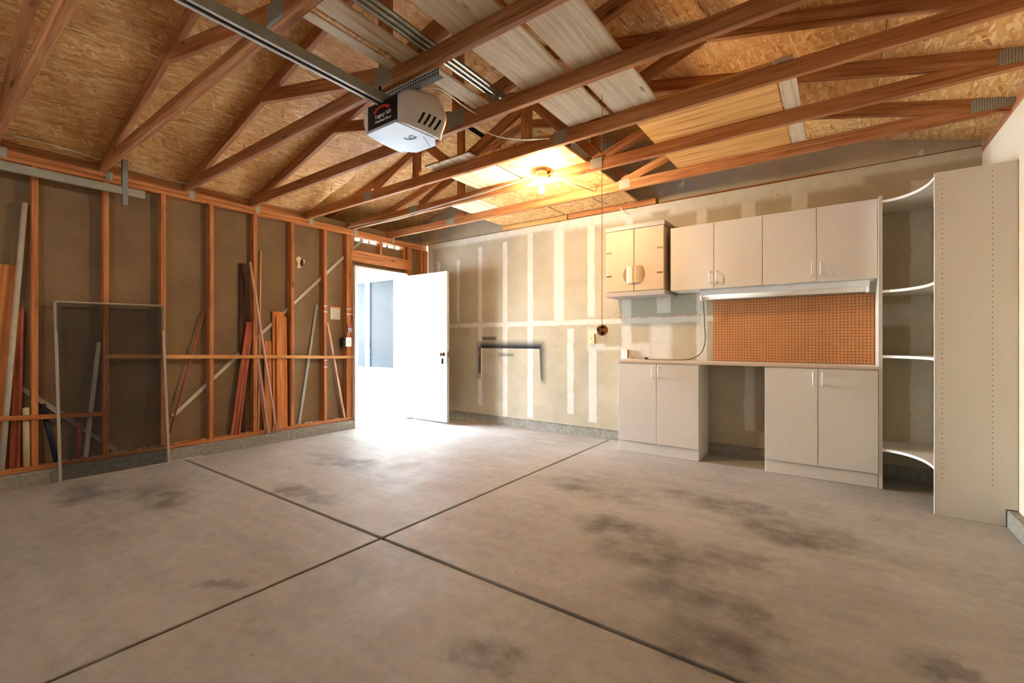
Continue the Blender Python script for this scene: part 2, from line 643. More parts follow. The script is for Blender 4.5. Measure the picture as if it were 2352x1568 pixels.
# a red pencil-chalk line along the seam and scuffs
c = n.mix(n.math('MULTIPLY', n.rect(u, v, 2.7, 4.0, 1.383, 1.392, 0.012), n.step(n.noise(P, 25, 2), 0.5, 0.6)), c, srgb(206, 110, 74))
spr = n.math('MULTIPLY', n.rect(uc[0], uc[2], 1.0, 2.04, 0.98, 1.10, 0.13), n.step(n.noise(P, 5, 4), 0.25, 0.55, 0.7, 1.0))
spr = n.allmax([spr, n.math('MULTIPLY', n.rect(uc[0], uc[2], 0.975, 1.06, 0.62, 1.06, 0.10), n.step(n.noise(P, 7, 3), 0.3, 0.55, 0.6, 1.0)), n.math('MULTIPLY', n.rect(uc[0], uc[2], 1.96, 2.06, 0.62, 1.06, 0.13), 0.85)])
inner = n.math('ADD', n.math('MULTIPLY', n.math('SUBTRACT', 1.03, uc[2]), 0.05), 1.988)
ins = n.math('MULTIPLY', n.math('MULTIPLY', n.math('LESS_THAN', uc[2], 1.025), n.math('LESS_THAN', uc[0], inner)), n.math('GREATER_THAN', uc[0], 1.03))
spr = n.math('MULTIPLY', spr, n.math('SUBTRACT', 1.0, ins))
spr = n.allmax([spr, n.math('MULTIPLY', n.rect(uc[0], uc[2], 1.06, 1.30, 1.135, 1.180, 0.06), 0.9), n.math('MULTIPLY', n.rect(uc[0], uc[2], 1.34, 1.58, 0.925, 0.955, 0.05), 0.65)])
c = n.mix(spr, c, srgb(20, 28, 38))
dots = n.voronoi(n.mapping(P, (3.1, 3.1, 4.3)), 1.0)
c = n.mix(n.step(dots, 0.018, 0.03, 0.8, 0.0), c, srgb(70, 60, 52))
M_['drywall'] = n.done(c, 0.8, 0, 0.25)

n = NT('rough_upper_drywall')
P = n.world()
t = n.noise(P, 1.6, 4, 0.6)
c = n.ramp(t, [(0.4, srgb(178, 166, 146)), (0.6, srgb(202, 186, 158))])
pt = n.step(n.noise(n.mapping(P, (5, 1, 2.5), (0, 0, 0), (3, 0, 0)), 1.0, 3, 0.5), 0.60, 0.66)
c = n.mix(pt, c, srgb(228, 224, 214))
M_['upper_dry'] = n.done(c, 0.85, 0, 0.2)

M_['side_dry'] = plain('painted_drywall', srgb(226, 212, 186), 0.75, 0, 0.25, 0.03, 2)
M_['stucco'] = plain('white_stucco', srgb(214, 212, 208), 0.9, 0, 0.2, 0.03, 120)
M_['patio'] = plain('patio_concrete', srgb(196, 194, 188), 0.85, 0, 0.2, 0.05, 3)
M_['yard'] = plain('pale_gravel', srgb(212, 212, 208), 0.95, 0, 0.1, 0.2, 4)

n = NT('screened_glass')
P = n.world()
c = n.ramp(n.noise(P, 2, 3), [(0.3, srgb(18, 22, 26)), (0.7, srgb(24, 29, 33))])
M_['glass'] = n.done(c, 0.3, 0, 0.02)

n = NT('insect_mesh')
n.b.inputs['Base Color'].default_value = srgb(26, 25, 25)
n.b.inputs['Roughness'].default_value = 0.7
tr = n.new('BsdfTransparent')
mx = n.new('MixShader')
mx.inputs[0].default_value = 0.5
n.l.new(tr.outputs[0], mx.inputs[1])
n.l.new(n.b.outputs[0], mx.inputs[2])
n.l.new(mx.outputs[0], n.n['Material Output'].inputs[0])
M_['mesh'] = n.m

n = NT('glowing_bulb_glass')
n.b.inputs['Base Color'].default_value = (1, 0.95, 0.85, 1)
n.b.inputs['Emission Color'].default_value = (1.0, 0.76, 0.46, 1)
n.b.inputs['Emission Strength'].default_value = BULB
M_['bulb'] = n.m
n = NT('added_fill_glass')
n.b.inputs['Base Color'].default_value = (1, 1, 1, 1)
n.b.inputs['Emission Color'].default_value = (0.86, 0.95, 1.0, 1)
n.b.inputs['Emission Strength'].default_value = FILL_BULB
M_['fill_bulb'] = n.m

n = NT('printed_notice')
P = n.xyz(n.coords())
ln = n.math('LESS_THAN', n.math('MODULO', n.math('ADD', P[0], 1.0), 0.017), 0.006)
inside = n.math('LESS_THAN', n.math('ABSOLUTE', P[1]), 0.052)
brk = n.math('GREATER_THAN', n.noise(n.mapping(n.coords(), (60, 40, 1)), 1.0, 1), 0.42)
c = n.mix(n.math('MULTIPLY', n.math('MULTIPLY', ln, inside), n.math('MULTIPLY', brk, 0.55)), srgb(236, 230, 218), srgb(90, 76, 66))
M_['notice'] = n.done(c, 0.7, 0, 0.2)

# ================================================================== THE ROOM
XW = 5.905          # right wall face
YF = -6.35          # front wall (behind the camera)
PL = 2.56           # top of the plates / underside of the bottom chords
CH = 0.09           # chord depth
CT = PL + CH        # top of the bottom chords

# ---------------- floor: four slabs with open control joints
JX, JY, JG = 2.925, -3.150, 0.020
fl = struct(plain_box('floor', (-0.2, YF, -0.14), (XW + 0.1, 0.12, -0.022), M_['dark']), 'concrete garage floor with crossing control joints')
for x0, x1 in ((-0.0, JX - JG / 2), (JX + JG / 2, XW + 0.05)):
    for y0, y1 in ((YF, JY - JG / 2), (JY + JG / 2, 0.05)):
        plain_box('slab', (x0, y0, -0.10), (x1, y1, 0.0), M_['concrete'], fl, 0.004)

# ---------------- left wall: sheathing, studs, plates
SX0, SX1 = -0.130, -0.040      # stud depth
OUT = -0.165
DY0, DY1 = -1.245, -0.420      # clear door opening
blk = [((OUT, YF, 0.0), (SX0, DY0 - 0.045, 2.66)),
       ((OUT, DY1 + 0.045, 0.0), (SX0, 0.12, 2.66)),
       ((OUT, DY0 - 0.045, 2.095), (SX0, DY1 + 0.045, 2.437)),
       ((OUT, DY0 - 0.045, 2.487), (SX0, DY1 + 0.045, 2.66))]
vents = [(-1.203, -1.110), (-1.083, -0.979), (-0.965, -0.851), (-0.748, -0.673), (-0.658, -0.550), (-0.534, -0.447)]
edge = DY0 - 0.045
for a, b in vents:
    blk.append(((OUT, edge, 2.437), (SX0, a, 2.487)))
    edge = b
blk.append(((OUT, edge, 2.437), (SX0, DY1 + 0.045, 2.487)))
wa = struct(joined('wall_left', blk, M_['sheathing']), 'unfinished stud wall with brown sheathing')
for a, b in vents:                       # louvre slats of the vent slots
    for k in range(3):
        beam('vent_slat', (-0.155, a, 2.447 + 0.015 * k), (-0.155, b, 2.447 + 0.015 * k), 0.02, 0.0015, M_['steel_dull'], wa, side=(1, 0, 0.6), bev=0)
ST = [-4.128 - 0.4064 * k for k in range(5, 0, -1)] + [-4.128, -3.707, -3.302, -2.905, -2.488, -2.079, -1.670]
for y in ST:
    box('stud', (SX0, y - 0.019, 0.148), (SX1, y + 0.019, 2.484), M_['stud'], wa, 0.003)
box('stud', (SX0, -1.376, 0.148), (SX1, -1.319, 2.484), M_['stud'], wa, 0.003)
box('stud', (SX0, -1.318, 0.148), (SX1 - 0.002, -1.290, 2.165), M_['stud'], wa, 0.003)
box('stud', (SX0, -0.338, 0.02), (SX1, -0.288, 2.484), M_['stud'], wa, 0.003)
box('stud', (SX0, -0.375, 0.02), (SX1, -0.339, 2.165), M_['stud'], wa, 0.003)
box('stud', (SX0, -0.120, 0.02), (SX1, -0.075, 2.484), M_['stud'], wa, 0.003)
box('stud', (SX0, -0.070, 0.02), (SX1 + 0.03, -0.002, 2.484), M_['stud'], wa, 0.003)
box('header', (SX0, -1.317, 2.155), (SX1 + 0.002, -0.339, 2.305), M_['stud'], wa, 0.003)
for y in (-1.298, -0.848, -0.434, -0.358):
    box('cripple_stud', (SX0, y - 0.019, 2.306), (SX1, y + 0.019, 2.484), M_['stud'], wa, 0.003)
box('top_plate', (SX0, YF, 2.485), (SX1, -2.95, 2.5215), M_['stud'], wa, 0.003)
box('top_plate', (SX0, -2.948, 2.485), (SX1, 0.0, 2.5215), M_['stud'], wa, 0.003)
box('top_plate', (SX0, YF, 2.5225), (SX1 + 0.003, -1.72, 2.559), M_['stud'], wa, 0.003)
box('top_plate', (SX0, -1.718, 2.5225), (SX1 + 0.003, 0.0, 2.559), M_['stud'], wa, 0.003)
box('sill_plate', (SX0, YF, 0.112), (SX1 + 0.004, DY0 - 0.046, 0.148), M_['stud'], wa, 0.003)
plain_box('footing', (-0.16, YF, -0.05), (0.0, DY0 - 0.005, 0.111), M_['footing'], wa, 0.006)
# let-in diagonal braces lying on the sheathing
bx = -0.121
beam('diagonal_brace', (bx, -3.21, 0.40), (bx, -1.30, 2.27), 0.012, 0.035, M_['grey_wood'], wa, side=(1, 0, 0))
beam('diagonal_brace', (bx, -0.0 - 1.26, 2.31), (bx, -1.08, 2.475), 0.012, 0.035, M_['grey_wood'], wa, side=(1, 0, 0))
beam('diagonal_brace', (bx, -4.30, 0.87), (bx, -3.62, 0.16), 0.012, 0.035, M_['grey_wood'], wa, side=(1, 0, 0))
# torn patch in the sheathing
hp = []
for k in range(14):
    a = 2 * math.pi * k / 14
    rr = 0.055 + 0.016 * math.sin(3 * a + 1) + 0.012 * math.sin(5 * a)
    hp.append((-0.1285, -1.945 + rr * 0.85 * math.cos(a), 2.055 + rr * 1.2 * math.sin(a)))
mesh_obj('torn_paper', hp + [(x + 0.004, y, z) for x, y, z in hp], [tuple(range(14)), tuple(range(14, 28))] + [(i, (i + 1) % 14, 14 + (i + 1) % 14, 14 + i) for i in range(14)], M_['pvc'], wa)
hp = [(-0.123, -1.925 + 0.022 * math.cos(k * 0.7) * (1 + 0.3 * math.sin(k * 3)), 2.05 + 0.045 * math.sin(k * 0.7)) for k in range(9)]
mesh_obj('torn_hole', hp + [(x - 0.006, y, z) for x, y, z in hp], [tuple(range(9)), tuple(range(9, 18))] + [(i, (i + 1) % 9, 9 + (i + 1) % 9, 9 + i) for i in range(9)], M_['darkwood'], wa)

# ---------------- back wall
wb = struct(joined('wall_back', [((SX1 + 0.03, 0.0, 0.115), (XW, 0.09, 2.575))], M_['drywall']), 'taped unpainted drywall wall behind the cabinets')
plain_box('footing', (-0.02, 0.012, -0.03), (XW, 0.12, 0.114), M_['footing'], wb, 0.004)
# upper gable part, set back behind the ledge
gz = lambda x: 2.66 + 0.25 * (5.85 - x)
V = [(-0.16, 0.032, 2.576), (XW + 0.12, 0.032, 2.576), (XW + 0.12, 0.032, 2.64), (2.25, 0.032, gz(2.25)), (-0.16, 0.032, 2.66 + 0.25 * 1.19)]
mesh_obj('gable_board', V + [(x, 0.12, z) for x, y, z in V], [(0, 1, 2, 3, 4), (5, 6, 7, 8, 9)] + [(i, (i + 1) % 5, 5 + (i + 1) % 5, 5 + i) for i in range(5)], M_['upper_dry'], wb)
plain_box('ledge_gap', (-0.02, 0.015, 2.5755), (XW, 0.0315, 2.592), M_['gap'], wb)
box('ledge_strip', (0.0, 0.002, 2.576), (XW, 0.014, 2.583), M_['pale'], wb, 0.001)
box('blocking', (1.42, -0.010, 2.589), (2.385, 0.0145, 2.646), M_['ply'], wb)
box('blocking', (2.41, -0.012, 2.589), (3.46, 0.0145, 2.646), M_['stud'], wb)
box('blocking', (3.50, 0.020, 2.593), (5.0, 0.0315, 2.606), M_['orange'], wb)

# ---------------- right wall and front wall (behind the camera)
wc = struct(joined('wall_right', [((XW, YF, 0.10), (XW + 0.12, 0.12, 2.53))], M_['side_dry']), 'painted drywall side wall')
plain_box('footing', (5.857, YF, -0.03), (XW + 0.12, 0.0, 0.099), M_['footing'], wc, 0.005)
box('top_plate', (XW + 0.002, YF, 2.5305), (XW + 0.118, 0.031, 2.575), M_['truss'], wc)
wf = struct(joined('wall_front', [((OUT, YF - 0.12, -0.1), (XW + 0.12, YF, 3.6))], M_['white']), 'front wall behind the viewpoint')

# ---------------- roof deck panels
RX = 2.925
ce = struct(empty('ceiling', (RX, -3.0, 3.3)), 'underside of the low pitched roof deck')


def deck(name, x0, z0, x1, z1, y0, y1, m):
    """one sheathing panel lying on the top chords between two points of the slope"""
    p0 = Vector((x0, (y0 + y1) / 2, z0))
    p1 = Vector((x1, (y0 + y1) / 2, z1))
    return beam(name, p0 + Vector((0, 0, 0.0065)), p1 + Vector((0, 0, 0.0065)), (y1 - y0) - 0.003, 0.012, m, ce, side=(0, 1, 0), bev=0)


zl = lambda x: CT + 0.004 + 0.25 * x                    # left slope, low roof
zr = lambda x: CT + 0.004 + 0.25 * (5.85 - x)           # right slope
zh = lambda x: CT + 0.004 + 0.25 * (x + 1.35)           # left slope over the porch bay
for y0, y1 in ((YF, -4.95), (-4.95, -3.73), (-3.73, -1.90)):
    for x0, x1 in ((-0.35, 0.62), (0.62, 1.84), (1.84, RX)):
        deck('osb_panel', x0, zl(x0), x1 - 0.003, zl(x1 - 0.003), y0, y1, M_['osb'])
    for x0, x1 in ((RX, 4.02), (4.02, 5.24), (5.24, 6.2)):
        deck('osb_panel', x0 + 0.003, zr(x0 + 0.003), x1, zr(x1), y0, y1, M_['osb'])
for x0, x1 in ((-1.40, -0.18), (-0.18, 1.04), (1.04, 2.25)):
    deck('osb_panel', x0, zh(x0), x1 - 0.003, zh(x1 - 0.003), -1.90, 0.13, M_['osb'])
for x0, x1 in ((2.25, 2.92), (2.92, 4.02), (4.02, 5.24), (5.24, 6.2)):
    deck('osb_panel', x0 + 0.003, zr(x0 + 0.003), x1, zr(x1), -1.90, 0.13, M_['osb'])
# continuous roofing felt on top of the panels
for nm, pts, y0, y1 in (('roofing_felt', [(-0.4, zl(-0.4)), (RX, zl(RX)), (6.2, zr(6.2))], YF - 0.1, -1.9), ('roofing_felt', [(-1.42, zh(-1.42)), (2.25, zh(2.25)), (6.2, zr(6.2))], -1.9, 0.2)):
    V = [(x, y, z + 0.016 + dz) for y in (y0, y1) for x, z in pts for dz in (0, 0.01)]
    mesh_obj(nm, V, [(0, 2, 8, 6), (2, 4, 10, 8), (1, 3, 9, 7), (3, 5, 11, 9), (0, 1, 3, 2), (2, 3, 5, 4), (6, 7, 9, 8), (8, 9, 11, 10), (0, 1, 7, 6), (4, 5, 11, 10)], M_['gap'], ce)
# sheet that closes the step between the two left slopes, plus frieze blocks at the eaves
V = [(-1.40, -1.899, zh(-1.40)), (0.0, -1.899, zl(0.0) + 0.016), (RX, -1.899, zl(RX) + 0.016), (2.25, -1.899, zh(2.25) + 0.01), (-1.40, -1.899, zh(-1.40) + 0.02)]
mesh_obj('gable_sheet', V + [(x, -1.885, z) for x, y, z in V], [(0, 1, 2, 3, 4), (5, 6, 7, 8, 9)] + [(i, (i + 1) % 5, 5 + (i + 1) % 5, 5 + i) for i in range(5)], M_['osb'], ce)
TY = [-6.17, -5.56, -4.95, -4.34, -3.73, -3.12, -2.51, -1.90, -1.29, -0.68]
for i in range(len(TY) - 1):
    if TY[i + 1] <= -1.9:
        box('frieze_block', (-0.115, TY[i] + 0.02, PL), (-0.077, TY[i + 1] - 0.02, 2.640), M_['truss'], ce)
    box('frieze_block', (XW + 0.02, TY[i] + 0.02, PL), (XW + 0.058, TY[i + 1] - 0.02, 2.640), M_['truss'], ce)

box('frieze_block', (XW + 0.02, -0.66, PL), (XW + 0.058, 0.2, 2.640), M_['truss'], ce)

# ================================================================== TRUSSES
TL = {-6.17: 'dark roof truss behind the viewpoint, tenth from the drywall wall', -5.56: 'dark roof truss behind the viewpoint, ninth from the drywall wall',
      -4.95: 'dark roof truss above the viewpoint, eighth from the drywall wall', -4.34: 'dark wooden roof truss at the far left picture edge',
      -3.73: 'dark wooden roof truss second from the left edge, above the screen frame', -3.12: 'dark wooden roof truss that carries the garage door opener',
      -2.51: 'dark wooden roof truss passing just behind the opener', -1.90: 'wooden roof truss between the pale planks and the grained plywood',
      -1.29: 'wooden roof truss with the lit bare bulb on it', -0.68: 'orange lit roof truss nearest the drywall wall'}
T = M_['truss']
tw = 0.038


def plate(tr, x, z, y, w=0.10, h=0.09):
    plain_box('gusset_plate', (x - w / 2, y - tw / 2 - 0.0015, z - h / 2), (x + w / 2, y - tw / 2 - 0.0002, z + h / 2), M_['plate'], tr)


for y in TY:
    low = y < -1.95
    tr = tag(empty('roof_truss', (RX, y, PL)), TL[y], 'truss', 'roof trusses in a row')
    sd = (0, 1, 0)
    left = 0.0 if low else -1.35
    zc = PL + CH / 2
    beam('bottom_chord', (-0.13 if low else -1.30, y, zc), (5.98, y, zc), tw, CH, T, tr, sd)
    zt = lambda x: zc + 0.25 * (x - left) + 0.005
    zq = lambda x: zc + 0.25 * (5.85 - x) + 0.005
    ap = RX if low else 2.25
    beam('top_chord', (left - 0.10, y + 0.0006, zt(left - 0.10)), (ap, y + 0.0006, zt(ap)), tw, CH, T, tr, sd)
    beam('top_chord', (ap, y - 0.0006, zq(ap)), (6.15, y - 0.0006, zq(6.15)), tw, CH, T, tr, sd)
    if low:
        beam('web', (1.50, y + 0.001, zt(1.50) - 0.01), (2.86, y + 0.001, CT + 0.01), tw, CH, T, tr, sd)
        beam('web', (2.99, y - 0.001, CT + 0.01), (4.35, y - 0.001, zq(4.35) - 0.01), tw, CH, T, tr, sd)
        box('king_post', (2.881, y - tw / 2 + 0.001, CT), (2.970, y + tw / 2 - 0.001, zt(RX) - 0.045), T, tr, 0.003)
        plate(tr, 2.925, PL + 0.075, y, 0.15, 0.11)
    else:
        for (a, b, c_, d) in ((1.22, CT, 1.97, 2.97), (1.90, 2.97, 2.30, CT), (2.38, CT, 3.14, 2.98), (3.06, 3.02, 3.42, CT), (3.42, CT, 4.42, 2.98)):
            beam('web', (a, y + 0.001, b + 0.005), (c_, y + 0.001, d), tw - 0.002, 0.075, T, tr, sd)
        for x in (1.84, 3.08):
            box('king_post', (x - 0.0445, y - tw / 2 + 0.002, CT), (x + 0.0445, y + tw / 2 - 0.002, (zt(x) if x < ap else zq(x)) - 0.045), T, tr, 0.003)
        plate(tr, 1.12, PL + 0.052, y, 0.13, 0.085)
        plate(tr, 3.385, PL + 0.056, y, 0.11, 0.085)
    plate(tr, 5.83, PL + 0.07, y, 0.21, 0.085)
    # hurricane clip on the plate
    o = plain_box('hurricane_clip', (-0.0365, y + 0.022, 2.500), (-0.034, y + 0.066, 2.575), M_['plate'], tr)

# ================================================================== BOARDS STORED ON THE TRUSSES
zb = CT + 0.0004


def attic(name, x0, x1, y0, y1, m, label, cat, th=0.018, z=zb):
    return tag((plain_box if m is M_['ply'] else box)(name, (x0, y0, z), (x1, y1, z + th), m), label, cat, 'boards stored on the trusses')


attic('plank', 3.470, 3.775, -4.30, -1.94, M_['pale'], 'wide pale pine plank on the trusses, beside the thin steel pipes', 'plank')
attic('plank', 3.812, 4.100, -4.30, -1.94, M_['pale'], 'wide pale pine plank on the trusses, above the hanging ball string', 'plank')
attic('plank', 2.975, 3.042, -3.80, -3.02, M_['pale'], 'narrow pale stick over the opener rail, on two trusses', 'plank', 0.035)
attic('plank', 3.085, 3.205, -3.90, -2.42, M_['pale'], 'knotty board on the trusses just above the opener', 'plank')
attic('plank', 3.052, 3.078, -3.74, -3.20, M_['osb2'], 'short strip of chipboard above the opener', 'plank', 0.012)
attic('plywood_sheet', 3.880, 4.735, -1.925, -0.655, M_['ply'], 'plywood sheet with bold brown grain lying on the trusses', 'plywood')
attic('plank', 4.745, 4.835, -1.94, -0.62, M_['pale'], 'short pale board at the end of the grained plywood', 'plank')
attic('chipboard_sheet', 2.63, 3.290, -1.925, -1.27, M_['osb2'], 'chipboard sheet directly above the lit bulb', 'chipboard')
attic('chipboard_sheet', 1.90, 3.295, -1.27, -0.66, M_['osb2'], 'long chipboard sheet on the two trusses behind the bulb', 'chipboard')
attic('plywood_sheet', 1.47, 1.894, -1.28, -0.655, M_['pale'], 'pale plywood offcut at the left end of the long chipboard', 'plywood')
attic('chipboard_sheet', 2.37, 3.260, -0.645, 0.0, M_['osb2'], 'chipboard sheet along the drywall wall, right piece', 'chipboard')
attic('chipboard_sheet', 1.42, 2.355, -0.640, 0.0, M_['osb2'], 'chipboard sheet along the drywall wall, left piece', 'chipboard')
bp = tag(empty('beadboard_panel', (2.3, -1.7, zb)), 'cream beadboard panel of narrow strips beside the lit bulb', 'panel', 'boards stored on the trusses')
for k in range(7):
    box('strip', (2.09 + 0.074 * k, -2.03, zb), (2.09 + 0.074 * k + 0.069, -1.29, zb + 0.012), M_['pale'], bp, 0.002)
box('backing', (2.09, -2.03, zb + 0.0125), (2.61, -1.29, zb + 0.016), M_['dark'], bp)
# thin galvanised pipes
for k, (x, z, y0, y1) in enumerate(((3.262, CT + 0.012, -4.1, -2.45), (3.296, CT + 0.012, -4.2, -2.40), (3.330, CT + 0.012, -4.15, -2.48))):
    tag(tube('steel_pipe', [(x, y0, z), (x, y1, z)], 0.0115, M_['steel']), 'thin steel pipe on the trusses right of the opener, ' + ('nearest the opener', 'middle of three', 'farthest from the opener')[k], 'pipe', 'steel pipes on the trusses')
tag(tube('black_pipe', [(2.42, -2.02, 2.99), (2.62, -1.86, 2.84)], 0.018, M_['black']), 'short black pipe among the truss webs behind the opener', 'pipe')

# ================================================================== GARAGE DOOR OPENER
op = tag(empty('garage_door_opener', (2.975, -3.05, 2.30)), 'white and black garage door opener with long rail hung from the trusses', 'opener')
# rail: inverted channel with bright lips
rl = box('rail', (2.9465, YF + 0.3, 2.456), (2.9705, -3.10, 2.500), M_['black'], op, 0.002)
for x0_, x1_ in ((2.9305, 2.946), (2.971, 2.9865)):
    box('rail_lip', (x0_, YF + 0.3, 2.446), (x1_, -3.16, 2.4495), M_['rail'], rl, 0.0005)
for x0_, x1_ in ((2.9305, 2.933), (2.984, 2.9865)):
    box('rail_side', (x0_, YF + 0.3, 2.450), (x1_, -3.14, 2.500), M_['steel_dull'], rl, 0.0005)
body = prism('housing', [(2.85, -3.185), (3.10, -3.185), (3.125, -2.93), (3.06, -2.86), (2.89, -2.86), (2.825, -2.93)], 2.316, 2.455, M_['black'], op)
cover = prism('bottom_cover', [(2.847, -3.19), (3.103, -3.19), (3.128, -2.93), (3.06, -2.855), (2.89, -2.855), (2.822, -2.93)], 2.300, 2.3155, M_['opener_white'], op)


def lens(sgn):
    cx_ = 2.975
    plan = curve_pts([(0.127, -3.182, 0), (0.190, -3.166, 0), (0.240, -3.10, 0), (0.264, -3.02, 0), (0.248, -2.93, 0), (0.165, -2.88, 0)], 7)
    nt = len(plan) - 1

    def at(t, h, off=0.0):
        p = plan[0].lerp(plan[1], 0)
        f = min(max(t, 0), 0.9999) * nt
        i = int(f)
        p = plan[i].lerp(plan[i + 1], f - i)
        zt_ = 2.450 + 0.032 * math.sin(math.pi * min(1, t * 1.05)) - 0.03 * max(0, t - 0.6)
        o = math.sin(math.pi / 2 * min(1, 0.10 + h / 0.62)) ** 0.9 * (1 - 0.22 * max(0, h - 0.6) / 0.4)
        base = 0.127 + 0.026 * t
        return Vector((cx_ + sgn * (base + (p.x - base) * o + off), p.y - 0.3 * off, 2.303 + (zt_ - 2.303) * h - 0.6 * off))

    V = []
    F = []
    m = 10
    for i in range(nt + 1):
        for k in range(m):
            V.append(at(i / nt, k / (m - 1)))
    for i in range(nt):
        for k in range(m - 1):
            a = i * m + k
            F.append((a, a + 1, a + m + 1, a + m))
    F.append(tuple(i * m for i in range(nt + 1)))
    F.append(tuple(i * m + m - 1 for i in range(nt + 1)))
    o = mesh_obj('light_lens', V, F, M_['lens'], op)
    for pg in o.data.polygons:
        pg.use_smooth = len(pg.vertices) == 4
    for k in range(4):
        t0 = 0.42 + 0.085 * k
        q = [at(t0, 0.10, 0.0012), at(t0 + 0.035, 0.10, 0.0012), at(t0 + 0.035, 0.22, 0.0012), at(t0 + 0.035, 0.34, 0.0012), at(t0, 0.34, 0.0012), at(t0, 0.22, 0.0012)]
        mesh_obj('vent_slot', q, [(0, 1, 2, 5), (5, 2, 3, 4)], M_['gap'], o)
    return o


lens(1)
lens(-1)
# front label: red arched banner and white lettering on the black face
FR = Matrix.Translation((2.975, -3.1862, 2.39)) @ Matrix.Rotation(R(90), 4, 'X')
V = []
F = []
for k in range(13):
    a = R(148) - R(116) * k / 12
    for rr in (0.070, 0.094):
        V.append(FR @ Vector((rr * 0.95 * math.cos(a), rr * 0.62 * math.sin(a) - 0.016, 0.0012)))
for k in range(12):
    F.append((2 * k, 2 * k + 2, 2 * k + 3, 2 * k + 1))
mesh_obj('banner', V, F, M_['red'], body)
text_mesh('lettering', 'Legacy 920', 0.030, M_['white'], FR @ Matrix.Translation((0.012, -0.012, 0.001)), body)
text_mesh('lettering', 'Overhead Door', 0.0215, M_['white'], FR @ Matrix.Translation((0.012, -0.042, 0.001)), body)
BR = Matrix.Translation((3.03, -3.02, 2.2993)) @ Matrix.Rotation(R(180), 4, 'X')
text_mesh('lettering', '43', 0.05, M_['black'], BR, cover)
tube('emblem_arc', [(2.975 + 0.055 + 0.045 * math.cos(R(a)), -3.03 - 0.030 * math.sin(R(a)), 2.299) for a in range(-200, -40, 16)], 0.0022, M_['black'], cover, 6)
tube('aerial_wire', [(3.09, -2.985, 2.300), (3.092, -2.96, 2.285), (3.085, -2.93, 2.262)], 0.0012, M_['cord'], op, 6)
# slotted hanger angles
box('hanger_angle', (2.840, -3.099, 2.523), (3.330, -3.096, 2.561), M_['strut'], op, 0)
box('hanger_angle', (2.840, -3.096, 2.520), (3.330, -3.060, 2.523), M_['strut'], op, 0)
for x in (2.868, 3.150):
    box('hanger_strap', (x, -3.094, 2.430), (x + 0.036, -3.091, 2.556), M_['strut'], op, 0)
box('release_cord', (2.9705, -3.205, 2.455), (2.9785, -3.190, 2.53), M_['black'], op, 0.001)

# ================================================================== DOOR TRACK ON THE LEFT
tk = tag(empty('door_track', (0.08, -3.6, 2.38)), 'galvanised horizontal garage door track along the stud wall', 'track')
box('rail', (0.078, YF + 0.2, 2.378), (0.081, -3.472, 2.436), M_['steel_dull'], tk, 0)
box('rail_flange', (0.050, YF + 0.2, 2.4365), (0.081, -3.472, 2.439), M_['steel_dull'], tk, 0)
box('rail_flange', (0.050, YF + 0.2, 2.375), (0.081, -3.472, 2.3775), M_['steel_dull'], tk, 0)
box('hanger_angle', (0.083, -3.625, 2.285), (0.086, -3.590, 2.690), M_['strut'], tk, 0)
box('hanger_angle', (0.050, -3.628, 2.285), (0.083, -3.625, 2.690), M_['strut'], tk, 0)
tube('bolt', [(0.081, -3.485, 2.407), (0.091, -3.485, 2.407)], 0.009, M_['steel'], tk, 8)

# ================================================================== BULB LAMP
def ceiling_lamp(x, y, glass, label):
    lp = tag(empty('ceiling_lamp', (x, y, 2.57)), label, 'lamp')
    lathe('junction_box', [(0.050, 2.588), (0.052, 2.59), (0.052, 2.668), (0.050, 2.67)], (x, y, 0), M_['steel'], lp)
    lathe('lampholder', [(0.030, 2.545), (0.044, 2.553), (0.062, 2.568), (0.068, 2.580), (0.066, 2.588)], (x, y, 0), M_['porcelain'], lp)
    lathe('bulb', [(0.004, 2.445), (0.016, 2.448), (0.026, 2.457), (0.0300, 2.470), (0.0285, 2.485), (0.0225, 2.503), (0.0165, 2.520), (0.0140, 2.545)], (x, y, 0), glass, lp, 14)


ceiling_lamp(2.878, -1.365, M_['bulb'], 'lit bare bulb in a white porcelain lampholder on the truss')
# added unseen lamp behind the viewpoint, gives the room soft fill light
ceiling_lamp(2.878, -5.635, M_['fill_bulb'], 'added fill light bulb near the front wall behind the viewpoint')

# ================================================================== CABLES
def cable(pts, label, r=0.0045, m='cable', n=8):
    return tag(tube('electric_cable', curve_pts(pts, n), r, M_[m], seg=7), label, 'cable')


cable([(2.66, -1.73, 2.646), (2.72, -1.62, 2.615), (2.80, -1.48, 2.585), (2.88, -1.40, 2.585), (2.95, -1.36, 2.600), (2.96, -1.325, 2.64)], 'white cable looping down beside the lit bulb')
cable([(-0.02, -1.38, 2.565), (0.35, -1.345, 2.575), (0.9, -1.335, 2.562), (1.5, -1.322, 2.585), (2.1, -1.322, 2.605), (2.6, -1.33, 2.625), (2.83, -1.35, 2.63)], 'long white cable running along the bulb truss, upper one')
cable([(-0.02, -1.30, 2.562), (0.5, -1.33, 2.548), (1.0, -1.345, 2.530), (1.5, -1.325, 2.575), (2.1, -1.328, 2.59), (2.6, -1.335, 2.612), (2.83, -1.36, 2.615)], 'long white cable sagging along the bulb truss, lower one')
cable([(3.06, -2.49, 2.556), (3.14, -2.36, 2.520), (3.22, -2.20, 2.535), (3.30, -1.925, 2.62)], 'white cable crossing from the truss behind the opener')
cable([(3.14, -3.06, 2.53), (3.2, -2.95, 2.55), (3.14, -2.7, 2.585), (3.12, -2.545, 2.60)], 'white cable leaving the opener hanger')
cable([(0.02, -4.32, 2.665), (0.10, -4.05, 2.640), (0.06, -3.75, 2.630)], 'white cable under the roof deck at the far left')
cable([(0.02, -3.70, 2.640), (0.02, -3.42, 2.610), (0.03, -3.14, 2.615)], 'white cable under the roof deck above the track bracket')
